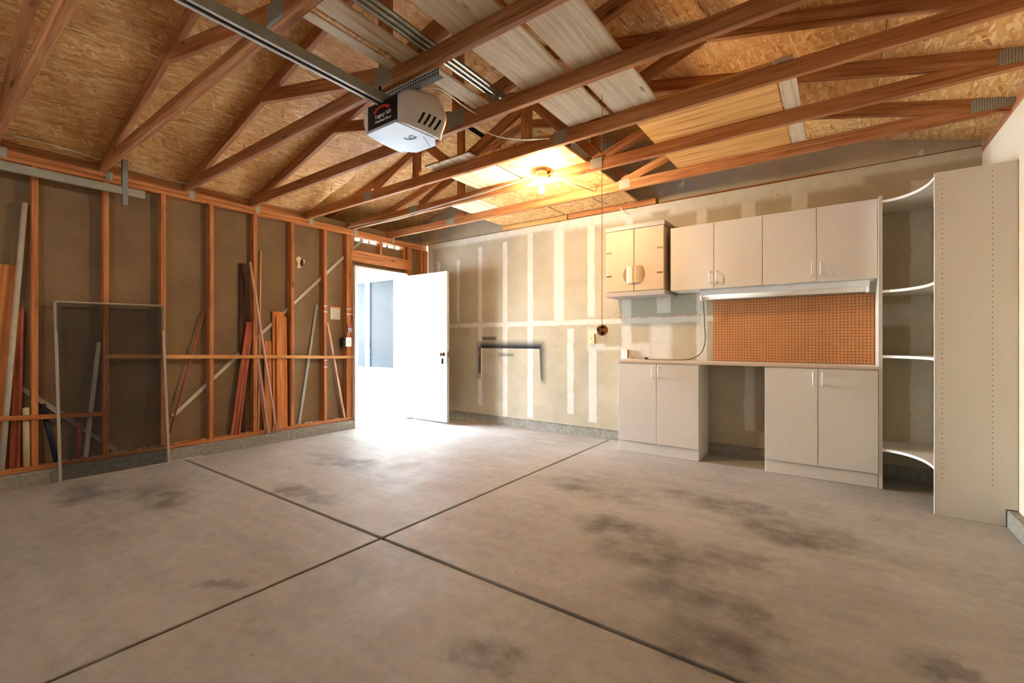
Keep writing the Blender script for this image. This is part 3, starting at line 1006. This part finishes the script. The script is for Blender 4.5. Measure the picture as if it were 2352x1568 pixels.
cable([(2.93, -0.62, 2.640), (2.98, -0.40, 2.60), (3.02, -0.26, 2.60)], 'loose grey cable end under the chipboard near the wall', 0.006, 'grey_wood')
cable([(3.08, -0.06, 2.60), (3.10, -0.05, 2.57), (3.13, -0.035, 2.535), (3.16, -0.02, 2.52)], 'short white cable tail above the drywall ledge', 0.006)
cable([(2.86, -1.25, 2.640), (3.0, -1.05, 2.60), (3.08, -0.72, 2.60)], 'brown cable loop under the long chipboard', 0.006, 'grey_wood')

# ================================================================== HANGING BALL
pb = tag(empty('parking_ball', (3.845, -2.20, 1.19)), 'brown ball with black patches hanging on a long thin string', 'ball')
bc = Vector((3.845, -2.20, 1.188))
me = bpy.data.meshes.new('ball')
bm = bmesh.new()
bmesh.ops.create_icosphere(bm, subdivisions=3, radius=0.036)
bm.to_mesh(me)
bm.free()
me.polygons.foreach_set('use_smooth', [True] * len(me.polygons))
me.materials.append(M_['ball'])
bo = put(bpy.data.objects.new('ball', me), Matrix.Translation(bc), pb)
tocam = (CAM - bc).normalized()
rt = tocam.cross(Vector((0, 0, 1))).normalized()
upv = rt.cross(tocam)
for d in (tocam + upv * 0.62 - rt * 0.1, tocam * 0.75 + rt * 0.9 + upv * 0.05, tocam - upv * 0.62 - rt * 0.1, -tocam, upv - tocam * 0.6, -upv - tocam * 0.5, -rt + upv * 0.2 - tocam * 0.3):
    d = d.normalized()
    a = d.orthogonal().normalized()
    b = d.cross(a)
    V = [bc + (d + (a * math.cos(2 * math.pi * k / 5) + b * math.sin(2 * math.pi * k / 5)) * 0.36).normalized() * 0.0368 for k in range(5)] + [bc + d * 0.0372]
    mesh_obj('patch', V, [(k, (k + 1) % 5, 5) for k in range(5)], M_['black'], bo)
tube('string', [(3.845, -2.20, 1.224), (3.845, -2.20, 2.70)], 0.0018, M_['brass_string'], pb, 6)

# ================================================================== SIDE DOOR
d1 = struct(empty('door_1', (-0.02, DY1, 0.03)), 'white side door standing open')
lf = plain_box('door_leaf', (-0.020, DY1 + 0.001, 0.032), (0.788, DY1 + 0.044, 2.062), M_['door_white'], d1, 0.002)
box('edge_band', (0.7885, DY1 + 0.001, 0.032), (0.7905, DY1 + 0.044, 2.062), M_['grey_wood'], lf, 0)
lathe('door_rose', [(0.030, 0), (0.030, 0.008), (0.014, 0.011), (0.012, 0.030), (0.022, 0.036), (0.027, 0.050), (0.024, 0.064), (0.010, 0.070)], (0, 0, 0), M_['brass'], lf, 20, 'Y').matrix_basis = W[lf].inverted() @ Matrix.Translation((0.722, DY1, 0.945)) @ Matrix.Rotation(R(180), 4, 'Z')
lathe('door_knob', [(0.030, 0), (0.030, 0.008), (0.014, 0.011), (0.012, 0.030), (0.022, 0.036), (0.027, 0.050), (0.024, 0.064), (0.010, 0.070)], (0.722, DY1 + 0.045, 0.945), M_['brass'], lf, 20, 'Y')
plain_box('latch_plate', (0.7906, DY1 + 0.011, 0.905), (0.792, DY1 + 0.034, 0.985), M_['brass'], lf)
for nm, lo, hi in (('jamb', (-0.165, DY0 - 0.043, 0.0), (0.004, DY0, 2.095)), ('jamb', (-0.165, DY1, 0.0), (-0.022, DY1 + 0.043, 2.095)), ('jamb', (-0.165, DY0, 2.055), (0.004, DY1, 2.095))):
    box(nm, lo, hi, M_['white'], d1, 0.003)
for nm, lo, hi in (('door_stop', (-0.115, DY0 + 0.0005, 0.0), (-0.075, DY0 + 0.013, 2.054)), ('door_stop', (-0.115, DY1 - 0.013, 0.0), (-0.075, DY1 - 0.0005, 2.054)), ('door_stop', (-0.115, DY0 + 0.014, 2.041), (-0.075, DY1 - 0.014, 2.0545))):
    box(nm, lo, hi, M_['white'], d1, 0.002)
plain_box('threshold', (-0.19, DY0 - 0.004, -0.06), (0.0, DY1, 0.012), M_['steel_dull'], d1, 0.004)
for z in (0.30, 1.05, 1.82):
    tube('hinge', [(-0.012, DY1 + 0.006, z - 0.045), (-0.012, DY1 + 0.006, z + 0.045)], 0.006, M_['steel'], d1, 8)
lb = tag(empty('key_lockbox', (0.70, DY1 - 0.03, 0.86)), 'small grey key lockbox hanging from the door knob', 'lockbox')
plain_box('lockbox_body', (0.690, DY1 - 0.052, 0.815), (0.738, DY1 - 0.012, 0.895), M_['steel_dull'], lb, 0.006)
plain_box('lockbox_side', (0.7385, DY1 - 0.050, 0.818), (0.742, DY1 - 0.014, 0.892), M_['black'], lb, 0.001)
tube('shackle', curve_pts([(0.700, DY1 - 0.03, 0.890), (0.698, DY1 - 0.03, 0.935), (0.716, DY1 - 0.03, 0.962), (0.734, DY1 - 0.03, 0.935), (0.732, DY1 - 0.03, 0.890)], 6), 0.0035, M_['steel'], lb, 8)

# ---------------- outside: patio, house wall with window, porch roof, yard
struct(plain_box('patio', (-4.2, -5.2, -0.16), (-0.19, 0.06, -0.045), M_['patio'], None, 0.004), 'white sunlit patio slab outside the door')
struct(plain_box('ground', (-40, -40, -0.4), (-0.2, 20, -0.161), M_['yard']), 'pale ground beyond the patio')
ew = struct(joined('wall_house', [((-6.0, 0.062, -0.3), (-2.62, 0.2, 3.0)), ((-2.62, 0.062, -0.3), (-0.80, 0.2, 0.655)), ((-2.62, 0.062, 2.16), (-0.80, 0.2, 3.0)), ((-0.80, 0.062, -0.3), (-0.166, 0.2, 3.0))], M_['stucco']), 'white stucco house wall seen through the open door')
plain_box('stucco_band', (-4.5, -0.005, 0.34), (-0.80, 0.061, 0.585), M_['stucco'], ew, 0.008)
plain_box('base_trim', (-4.5, 0.045, 0.02), (-0.60, 0.061, 0.16), M_['white'], ew, 0.003)
w1 = struct(empty('window_1', (-1.7, 0.06, 0.655)), 'white framed window of the house across the patio')
for nm, lo, hi in (('window_frame', (-2.70, 0.02, 0.60), (-0.73, 0.061, 0.675)), ('window_frame', (-2.70, 0.02, 2.14), (-0.73, 0.061, 2.215)), ('window_frame', (-0.835, 0.02, 0.676), (-0.73, 0.061, 2.139)), ('window_frame', (-2.70, 0.02, 0.676), (-2.62, 0.061, 2.139)), ('mullion', (-1.60, 0.03, 0.676), (-1.54, 0.07, 2.139))):
    box(nm, lo, hi, M_['white'], w1, 0.003)
plain_box('pane', (-1.539, 0.075, 0.676), (-0.836, 0.080, 2.139), M_['glass'], w1)
plain_box('pane', (-2.619, 0.075, 0.676), (-1.601, 0.080, 2.139), M_['glass'], w1)
pr = struct(plain_box('porch_ceiling', (-3.4, -4.4, 2.52), (-0.167, 0.06, 2.545), M_['white']), 'white porch ceiling outside the door')
plain_box('fascia', (-3.44, -4.44, 2.46), (-3.401, 0.06, 2.70), M_['white'], pr)
plain_box('fascia', (-3.40, -4.44, 2.46), (-0.167, -4.401, 2.58), M_['white'], pr)
plain_box('porch_roof', (-3.40, -1.93, 2.546), (-1.43, 0.2, 2.70), M_['white'], pr)
plain_box('porch_wall', (-1.43, -1.93, 2.546), (-0.17, -1.901, 3.05), M_['white'], pr)

# ================================================================== CABINETS
mel = M_['melamine']
edge_m = M_['melamine_edge']


def pull(parent, x, y, z0, z1, m=None):
    """white D-shaped wire pull"""
    pts = [(x, y, z1), (x, y - 0.036, z1), (x, y - 0.044, z1 - 0.008), (x, y - 0.044, z0 + 0.008), (x, y - 0.036, z0), (x, y, z0)]
    return tube('handle', pts, 0.0052, m or M_['white'], parent, 8)


def base_cabinet(x0, x1, label):
    t = tag(empty('base_cabinet', ((x0 + x1) / 2, -0.2, 0)), label, 'cabinet', 'base cabinets under the counter')
    yb, yf = -0.004, -0.378
    box('side_panel', (x0, yf, 0.001), (x0 + 0.016, yb, 0.902), mel, t, 0.001)
    box('side_panel', (x1 - 0.016, yf, 0.001), (x1, yb, 0.902), mel, t, 0.001)
    box('bottom_panel', (x0 + 0.017, yf + 0.002, 0.105), (x1 - 0.017, yb, 0.121), mel, t, 0.001)
    box('back_panel', (x0 + 0.017, yb - 0.006, 0.122), (x1 - 0.017, yb, 0.902), mel, t, 0)
    box('kick_board', (x0 + 0.006, yf - 0.006, 0.002), (x1 - 0.003, yf - 0.0005, 0.106), mel, t, 0.001)
    xm = (x0 + x1) / 2
    for a, b, hx in ((x0 + 0.001, xm - 0.002, xm - 0.030), (xm + 0.002, x1 - 0.001, xm + 0.030)):
        dr = box('cabinet_door', (a, yf - 0.0185, 0.112), (b, yf - 0.0025, 0.900), mel, t, 0.001)
        pull(dr, hx, yf - 0.0188, 0.765, 0.865)
    return t


base_cabinet(3.200, 3.985, 'almond two-door base cabinet at the left end of the counter')
base_cabinet(4.522, 5.279, 'almond two-door base cabinet beside the curved corner shelves')
ct = tag(empty('countertop', (4.24, -0.2, 0.905)), 'long narrow almond countertop over both base cabinets', 'countertop')
box('top', (3.186, -0.402, 0.9035), (5.279, -0.002, 0.925), mel, ct, 0.002)
box('edge_band', (3.186, -0.404, 0.9035), (5.279, -0.4022, 0.925), plain('pinkish_edge', srgb(206, 184, 164), 0.45), ct, 0)


def wall_cabinet(x0, x1, label):
    t = tag(empty('wall_cabinet', ((x0 + x1) / 2, -0.14, 1.612)), label, 'cabinet', 'wall cabinets above the counter')
    yb, yf = -0.003, -0.282
    z0, z1 = 1.612, 2.226
    box('side_panel', (x0, yf, z0), (x0 + 0.016, yb, z1), mel, t, 0.001)
    box('side_panel', (x1 - 0.016, yf, z0), (x1, yb, z1), mel, t, 0.001)
    box('bottom_panel', (x0 + 0.0165, yf, z0 + 0.001), (x1 - 0.0165, yb, z0 + 0.017), M_['melamine_edge'], t, 0.001)
    box('top_panel', (x0 + 0.0165, yf, z1 - 0.017), (x1 - 0.0165, yb, z1 - 0.001), mel, t, 0.001)
    box('back_panel', (x0 + 0.0165, yb - 0.006, z0 + 0.018), (x1 - 0.0165, yb, z1 - 0.018), mel, t, 0)
    xm = (x0 + x1) / 2
    for a, b, hx in ((x0 + 0.001, xm - 0.002, xm - 0.030), (xm + 0.002, x1 - 0.001, xm + 0.030)):
        dr = box('cabinet_door', (a, yf - 0.0185, z0 + 0.002), (b, yf - 0.0025, z1 - 0.001), mel, t, 0.001)
        pull(dr, hx, yf - 0.0188, z0 + 0.055, z0 + 0.155)
    return t


wall_cabinet(3.700, 4.492, 'almond two-door wall cabinet beside the beige resin cabinet')
wall_cabinet(4.495, 5.279, 'almond two-door wall cabinet beside the corner shelves')

# resin utility cabinet
uc_ = tag(empty('resin_cabinet', (3.33, -0.18, 1.58)), 'beige resin utility cabinet with two doors and round grip handles', 'cabinet')
x0, x1, yf, yb = 3.035, 3.655, -0.315, -0.002
rs = M_['resin']
joined('shell', [((x0 + 0.008, yf, 1.630), (x0 + 0.02, yb, 2.270)), ((x1 - 0.020, yf, 1.630), (x1 - 0.008, yb, 2.270)), ((x0 + 0.02, yb - 0.008, 1.630), (x1 - 0.02, yb, 2.270))], rs, uc_)


def cap(name, z0, z1, m):
    o = prism(name, [(x0, yf - 0.028), (x1, yf - 0.028), (x1 + 0.004, yf - 0.010), (x1 + 0.004, yb), (x0 - 0.004, yb), (x0 - 0.004, yf - 0.010)], z0, z1, m, uc_)
    return o


cap('top_cap', 2.271, 2.312, M_['resin_grey'])
cap('bottom_cap', 1.585, 1.629, M_['resin_grey'])
xm = (x0 + x1) / 2
for s, a, b in ((-1, x0 + 0.006, xm - 0.002), (1, xm + 0.002, x1 - 0.006)):
    # door: bulged grip next to the centre line, flat patch outside it paints the hollow's shade
    dr = box('cabinet_door', (a, yf - 0.024, 1.632), (b, yf - 0.001, 2.268), rs, uc_, 0.005)
    gx0 = xm + s * 0.003
    V = []
    F = []
    for i in range(9):
        t = i / 8
        xx = gx0 + s * 0.078 * t
        yy = yf - 0.024 - 0.026 * math.cos(t * math.pi / 2) ** 0.8
        for z in (1.715, 1.888):
            V.append((xx, yy, z))
    for i in range(8):
        F.append((2 * i, 2 * i + 1, 2 * i + 3, 2 * i + 2))
    nb = len(V)
    V += [(gx0, yf - 0.022, 1.715), (gx0, yf - 0.022, 1.888)]
    F.append((0, 1, nb + 1, nb))
    F.append(tuple([2 * i for i in range(9)] + [nb]))
    F.append(tuple([2 * i + 1 for i in range(9)] + [nb + 1]))
    g = mesh_obj('grip', V, F, rs, dr)
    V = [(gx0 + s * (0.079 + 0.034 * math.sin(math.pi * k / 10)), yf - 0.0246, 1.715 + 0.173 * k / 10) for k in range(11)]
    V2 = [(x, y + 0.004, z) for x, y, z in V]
    mesh_obj('hollow_shade_patch', V + V2, [tuple(range(11)), tuple(range(11, 22))] + [(i, (i + 1) % 11, 11 + (i + 1) % 11, 11 + i) for i in range(11)], M_['grip'], dr)
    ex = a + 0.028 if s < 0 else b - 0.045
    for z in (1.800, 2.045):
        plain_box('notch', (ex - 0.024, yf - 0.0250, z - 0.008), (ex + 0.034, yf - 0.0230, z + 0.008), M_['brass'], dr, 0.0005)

# pegboard
pg = tag(plain_box('pegboard', (4.030, -0.010, 0.927), (5.277, -0.003, 1.520), M_['peg'], None, 0.0), 'brown perforated hardboard panel on the wall over the counter', 'pegboard')

# under-cabinet light
ul = tag(empty('under_cabinet_light', (4.6, -0.16, 1.55)), 'long unlit white fluorescent fixture under the wall cabinets', 'light fixture')
plain_box('housing', (3.955, -0.235, 1.560), (5.235, -0.105, 1.611), M_['white'], ul, 0.004)
V = []
F = []
for i in range(13):
    a = math.pi * i / 12
    for x in (3.975, 5.215):
        V.append((x, -0.170 + 0.058 * math.cos(a), 1.5595 - 0.040 * math.sin(a)))
for i in range(12):
    F.append((2 * i, 2 * i + 1, 2 * i + 3, 2 * i + 2))
F.append(tuple(2 * i for i in range(13)))
F.append(tuple(2 * i + 1 for i in range(13)))
df = mesh_obj('diffuser', V, F, M_['melamine_edge'], ul)
for pg_ in df.data.polygons:
    pg_.use_smooth = len(pg_.vertices) == 4
for x in (3.956, 5.2165):
    plain_box('end_cap', (x, -0.233, 1.514), (x + 0.0175, -0.107, 1.5595), M_['white'], ul, 0.004)
tube('power_cord', curve_pts([(3.962, -0.12, 1.53), (3.955, -0.07, 1.46), (3.958, -0.05, 1.30), (3.965, -0.06, 1.12), (3.93, -0.09, 1.00), (3.83, -0.14, 0.940), (3.66, -0.17, 0.931), (3.45, -0.14, 0.931), (3.40, -0.10, 0.934)], 8), 0.0042, M_['cord'], ul, 8)
plain_box('plug', (3.375, -0.112, 0.9265), (3.405, -0.086, 0.950), M_['black'], ul, 0.004)

# ---------------- curved corner shelves
cs = tag(empty('corner_shelf_unit', (5.6, -0.4, 0)), 'tall almond corner shelf unit with concave white-edged shelves', 'shelf')
box('side_panel', (5.2815, -0.385, 0.001), (5.303, -0.002, 2.222), mel, cs, 0.001)
box('panel_edge', (5.2805, -0.3868, 0.001), (5.304, -0.3852, 2.222), mel, cs, 0)
# tall end panel facing the room, notched around the footing, drilled for shelf pins
n = NT('drilled_melamine')
P = n.world()
pc = n.xyz(P)
zz = n.math('SUBTRACT', n.math('MODULO', pc[2], 0.032), 0.016)
hs = []
for hx, z0, z1 in ((5.572, 0.215, 2.16), (5.796, 0.215, 2.165)):
    dx = n.math('SUBTRACT', pc[0], hx)
    d = n.math('SQRT', n.math('ADD', n.math('MULTIPLY', dx, dx), n.math('MULTIPLY', zz, zz)))
    h = n.math('MULTIPLY', n.step(d, 0.0022, 0.0034, 1.0, 0.0), n.math('MULTIPLY', n.math('GREATER_THAN', pc[2], z0), n.math('LESS_THAN', pc[2], z1)))
    hs.append(h)
h = n.allmax(hs)
c = n.mix(h, srgb(220, 213, 203), srgb(50, 36, 26))
n.bump(n.math('SUBTRACT', 1.0, h), 0.3, 0.004)
drill = n.done(c, 0.42, 0, 0.4)
px1 = XW - 0.002


def notched(name, z0, z1, notch):
    pts = [(5.537, z0), (px1, z0), (px1, z1), (5.537, z1)] if not notch else [(5.537, z0), (5.852, z0), (5.852, 0.106), (px1, 0.106), (px1, z1), (5.537, z1)]
    k = len(pts)
    V = [(x, -0.838, z) for x, z in pts] + [(x, -0.820, z) for x, z in pts]
    return mesh_obj(name, V, [tuple(range(k)), tuple(range(k, 2 * k))] + [(i, (i + 1) % k, k + (i + 1) % k, k + i) for i in range(k)], drill, cs)


notched('end_panel', 0.001, 1.1675, True)
notched('end_panel', 1.1685, 2.204, False)
box('edge_band', (5.5340, -0.839, 0.001), (5.5368, -0.819, 2.204), edge_m, cs, 0)
# concave front: quarter-ellipse from the side panel to the end panel
arc = []
for k in range(17):
    a = (math.pi / 2) * k / 16
    # hollow towards the room
    arc.append((5.536 - 0.231 * math.cos(a) ** 1.0 + 0.0, -0.818 + (0.433) * (1 - math.sin(a)) * 1.0))
arc = [(5.305 + 0.231 * (1 - math.cos(R(90) * k / 16)), -0.385 - 0.433 * math.sin(R(90) * k / 16)) for k in range(17)]
arc = [(5.305 + 0.231 * math.sin(R(90) * k / 16), -0.385 - 0.433 * (1 - math.cos(R(90) * k / 16))) for k in range(17)]
for z in (0.305, 1.012, 1.505, 2.186):
    out = [(5.305, -0.003)] + arc + [(px1, -0.818), (px1, -0.003)]
    sh = prism('shelf', out, z - 0.018, z, mel, cs)
    V = []
    for x, y in arc:
        V += [(x, y, z - 0.0185), (x, y, z + 0.0005), (x - 0.002, y - 0.002, z + 0.0005), (x - 0.002, y - 0.002, z - 0.0185)]
    F = []
    for i in range(len(arc) - 1):
        for k in range(4):
            F.append((4 * i + k, 4 * i + (k + 1) % 4, 4 * i + 4 + (k + 1) % 4, 4 * i + 4 + k))
    mesh_obj('edge_band', V, F, edge_m, sh)

# ---------------- wall plates on the drywall
def wall_plate(x0, x1, z0, z1, label, cat, m, duplex):
    t = tag(empty(cat if cat != 'switch' else 'wall_box', ((x0 + x1) / 2, -0.02, z0)), label, cat)
    plain_box('box', (x0 + 0.002, -0.040, z0 + 0.002), (x1 - 0.002, -0.001, z1 - 0.002), M_['orange'], t, 0.002)
    cp = plain_box('cover', (x0, -0.046, z0), (x1, -0.0405, z1), m, t, 0.002)
    zc = (z0 + z1) / 2
    xc = (x0 + x1) / 2
    if duplex:
        for dz in (-0.020, 0.020):
            s = lathe('socket', [(0.014, 0), (0.014, 0.002), (0.012, 0.003)], (xc, -0.0460, zc + dz), M_['white'], cp, 16, 'Y')
            s.matrix_basis = W[cp].inverted() @ Matrix.Translation((xc, -0.0462, zc + dz)) @ Matrix.Rotation(R(180), 4, 'Z')
            for dx in (-0.005, 0.005):
                plain_box('slot', (xc + dx - 0.001, -0.0497, zc + dz - 0.004), (xc + dx + 0.001, -0.0493, zc + dz + 0.004), M_['black'], cp)
    else:
        tube('screw_hole', [(xc, -0.0458, zc), (xc, -0.0468, zc)], 0.006, M_['black'], cp, 10)
    return t


wall_plate(2.690, 2.762, 1.092, 1.208, 'ivory cover plate with one hole below the hanging ball', 'switch', M_['ivory'], False)
wall_plate(3.085, 3.157, 0.930, 1.030, 'duplex power outlet just above the counter end', 'outlet', M_['melamine_edge'], True)

# ================================================================== ITEMS ON THE STUD WALL
sx = SX1
# nailed-on battens
tag(beam('batten', (sx + 0.0105, -3.725, 0.990), (sx + 0.0105, -1.284, 0.917), 0.019, 0.036, M_['batten'], None, (1, 0, 0)), 'long pine batten nailed level across the studs', 'batten')
tag(beam('batten', (sx + 0.0105, -5.2, 0.60), (sx + 0.0105, -3.69, 0.500), 0.019, 0.036, M_['orange'], None, (1, 0, 0)), 'short lower batten nailed behind the screen frame', 'batten')


def leaner(name, p0, p1, w, d, m, label, cat='board', side=(0, 1, 0), rnd=False):
    if rnd:
        return tag(tube(name, [p0, p1], w / 2, M_[m], seg=12), label, cat)
    return tag(beam(name, p0, p1, w, d, M_[m], None, side, 0.002), label, cat)


zs = 0.150
leaner('board', (-0.108, -4.335, zs), (-0.112, -4.262, 1.705), 0.085, 0.018, 'orange', 'wide orange board standing at the far left edge')
leaner('pole', (-0.060, -4.300, zs), (-0.064, -4.178, 2.19), 0.034, 0.034, 'grey_pole', 'long pale round pole leaning at the far left edge', 'pole', rnd=True)
leaner('board', (-0.112, -4.236, zs), (-0.115, -4.198, 1.35), 0.045, 0.018, 'redwood', 'narrow red-brown board between pole and stud')
leaner('stick', (-0.085, -4.209, zs), (-0.090, -4.187, 1.38), 0.015, 0.012, 'redwood', 'thin red trim stick beside the short cream tube', 'stick')
leaner('cardboard_tube', (-0.066, -4.166, zs), (-0.072, -4.170, 0.605), 0.044, 0.044, 'pvc', 'short thick cream tube standing on the sill', 'tube', rnd=True)
leaner('plastic_pipe', (-0.062, -4.005, zs), (-0.090, -4.080, 0.62), 0.034, 0.034, 'blue_pipe', 'dark blue pipe leaning behind the lower batten', 'pipe', rnd=True)
leaner('stick', (-0.060, -3.833, zs), (-0.068, -3.748, 1.11), 0.030, 0.018, 'grey_wood', 'whitish stick behind the window screen', 'stick')
leaner('stick', (-0.085, -3.875, zs), (-0.095, -3.862, 0.46), 0.030, 0.018, 'redwood', 'short red-brown offcut behind the window screen', 'stick')
leaner('stick', (-0.058, -3.250, 0.25), (-0.085, -2.958, 1.415), 0.012, 0.018, 'redwood', 'thin dark red stick leaning to the right of the screen', 'stick')
for k, (dy, w) in enumerate(((0.0, 0.030), (0.034, 0.028), (0.066, 0.022))):
    leaner('trim_strip', (-0.062, -2.712 + dy, zs), (-0.078, -2.548 + dy * 0.7, 1.325), w, 0.02, 'redwood', 'red-brown trim strip leaning behind the batten, ' + ('left', 'middle', 'right')[k] + ' one of three', 'trim')
leaner('board', (-0.100, -2.590, zs), (-0.108, -2.588, 1.95), 0.062, 0.016, 'darkwood', 'tall dark brown board standing against the sheathing')
leaner('pole', (-0.030 + 0.045, -2.290, 0.114), (0.012, -2.566, 1.955), 0.024, 0.024, 'pink_pole', 'long pinkish pole leaning across the studs', 'pole', rnd=True)
leaner('trim_strip', (-0.022, -2.358, 0.114), (-0.064, -2.452, 0.935), 0.028, 0.012, 'pink_wood', 'pale lilac trim strip resting on the footing', 'trim')
leaner('stick', (-0.010, -2.398, 0.114), (-0.062, -2.472, 0.91), 0.010, 0.010, 'redwood', 'thin red rod beside the lilac strip', 'stick')
leaner('stick', (-0.080, -2.440, zs), (-0.105, -2.402, 2.12), 0.013, 0.013, 'batten', 'thin long pine stick reaching high between the studs', 'stick')
leaner('board', (-0.096, -2.210, zs), (-0.108, -2.212, 1.455), 0.135, 0.016, 'orange', 'tall board hidden behind the wide front plank')
leaner('board', (-0.070, -2.184, zs), (-0.086, -2.186, 1.400), 0.118, 0.018, 'orange', 'wide orange plank standing in the middle bay')
leaner('board', (-0.090, -2.332, zs), (-0.104, -2.329, 1.123), 0.075, 0.018, 'orange', 'short orange board left of the wide plank')
leaner('slotted_angle', (-0.100, -1.968, zs), (-0.116, -1.737, 1.568), 0.030, 0.004, 'steel_dull', 'grey slotted metal strip leaning in the bay left of the notice', 'metal strip')
leaner('stick', (-0.058, -1.396, zs), (-0.066, -1.630, 1.352), 0.024, 0.014, 'pink_wood', 'pale stick leaning below the paper notice', 'stick')
tag(box('floor_strip', (0.012, -3.29, 0.001), (0.024, -3.00, 0.009), M_['grey_wood']), 'thin pale strip lying on the floor by the footing', 'strip')
nt = tag(empty('paper_notice', (-0.128, -1.48, 1.40)), 'white printed notice with orange heading on the sheathing', 'notice')
box('sheet', (-0.1285, -1.549, 1.397), (-0.1275, -1.415, 1.545), M_['notice'], nt, 0)
box('heading', (-0.1285, -1.549, 1.5452), (-0.1274, -1.415, 1.560), M_['orange_print'], nt, 0)
wcn = tag(empty('opener_button', (-0.03, -1.34, 1.23)), 'small red and white opener button on the door stud', 'button')
plain_box('case', (sx + 0.0005, -1.372, 1.232), (sx + 0.018, -1.318, 1.330), M_['opener_white'], wcn, 0.003)
plain_box('red_label', (sx + 0.0182, -1.366, 1.288), (sx + 0.0195, -1.324, 1.324), M_['red'], wcn)
plain_box('push_button', (sx + 0.0182, -1.352, 1.246), (sx + 0.023, -1.338, 1.262), M_['black'], wcn, 0.002)
plain_box('case_side', (sx + 0.001, -1.3745, 1.234), (sx + 0.016, -1.3722, 1.328), M_['black'], wcn)
sb = tag(empty('wall_switch', (-0.03, -1.36, 1.05)), 'white switch plate on a dark green box by the door', 'switch')
plain_box('box', (-0.098, -1.432, 1.050), (sx + 0.012, -1.3775, 1.165), M_['green_box'], sb, 0.003)
cp = plain_box('cover', (sx + 0.0125, -1.402, 1.052), (sx + 0.0175, -1.318, 1.170), M_['melamine_edge'], sb, 0.002)
plain_box('toggle', (sx + 0.0176, -1.364, 1.100), (sx + 0.028, -1.356, 1.116), M_['ivory'], cp, 0.002)
# tape bands around the two studs by the door
for y0, y1, zt_ in ((-1.692, -1.648, 1.545), (-1.692, -1.648, 1.475), (-1.692, -1.648, 0.80), (-1.692, -1.648, 0.885), (-1.378, -1.29, 1.53), (-1.378, -1.29, 1.462)):
    box('tape_band', (sx + 0.0003, y0, zt_), (sx + 0.0012, y1, zt_ + 0.010), M_['white'], wa, 0)

# window screen leaning on the studs
ws = tag(empty('window_screen', (0.03, -3.65, 0)), 'framed insect screen leaning against the stud wall', 'window screen')
B0, B1 = Vector((0.045, -4.000, 0.001)), Vector((0.045, -3.285, 0.001))
T0, T1 = Vector((-0.020, -4.020, 1.433)), Vector((-0.020, -3.318, 1.443))
for a, b in ((B0, B1), (T0, T1), (B0, T0), (B1, T1)):
    beam('frame_bar', a, b, 0.009, 0.020, M_['fiber'], ws, side=(1, 0, 0.05), bev=0.001)
ml = Matrix.Identity(4)
cen = (B0 + B1 + T0 + T1) / 4
ex = (B1 - B0).normalized()
ez = ((T0 + T1) - (B0 + B1)).normalized()
ey = ez.cross(ex).normalized()
MM = Matrix.Translation(cen) @ Matrix((ex, ey, ez)).transposed().to_4x4()
loc = [MM.inverted() @ p for p in (B0, B1, T1, T0)]
mesh_obj('mesh', [(p.x, 0, p.z) for p in loc], [(0, 1, 2, 3)], M_['mesh'], ws, MM)
# debris on the sill
V = []
F = []
for k in range(110):
    y = random.uniform(-4.0, -1.40)
    if min(abs(y - q_) for q_ in ST) < 0.04:
        continue
    x = random.uniform(-0.125, -0.055)
    a = random.uniform(0, math.pi)
    l, w_ = random.uniform(0.008, 0.03), random.uniform(0.003, 0.008)
    n0 = len(V)
    for z in (0.1485, 0.1485 + random.uniform(0.002, 0.006)):
        for u_, v_ in ((-l, -w_), (l, -w_), (l, w_), (-l, w_)):
            V.append((min(-0.04, max(-0.128, x + u_ * math.cos(a) - v_ * math.sin(a))), y + u_ * math.sin(a) + v_ * math.cos(a), z))
    F += [tuple(n0 + i for i in f) for f in ((0, 1, 2, 3), (4, 5, 6, 7), (0, 1, 5, 4), (1, 2, 6, 5), (2, 3, 7, 6), (3, 0, 4, 7))]
db = mesh_obj('wood_chips', V, F, M_['pvc'])
db['kind'] = 'stuff'
tag(db, 'pale wood chips and dust lying on the sill plate', 'debris')
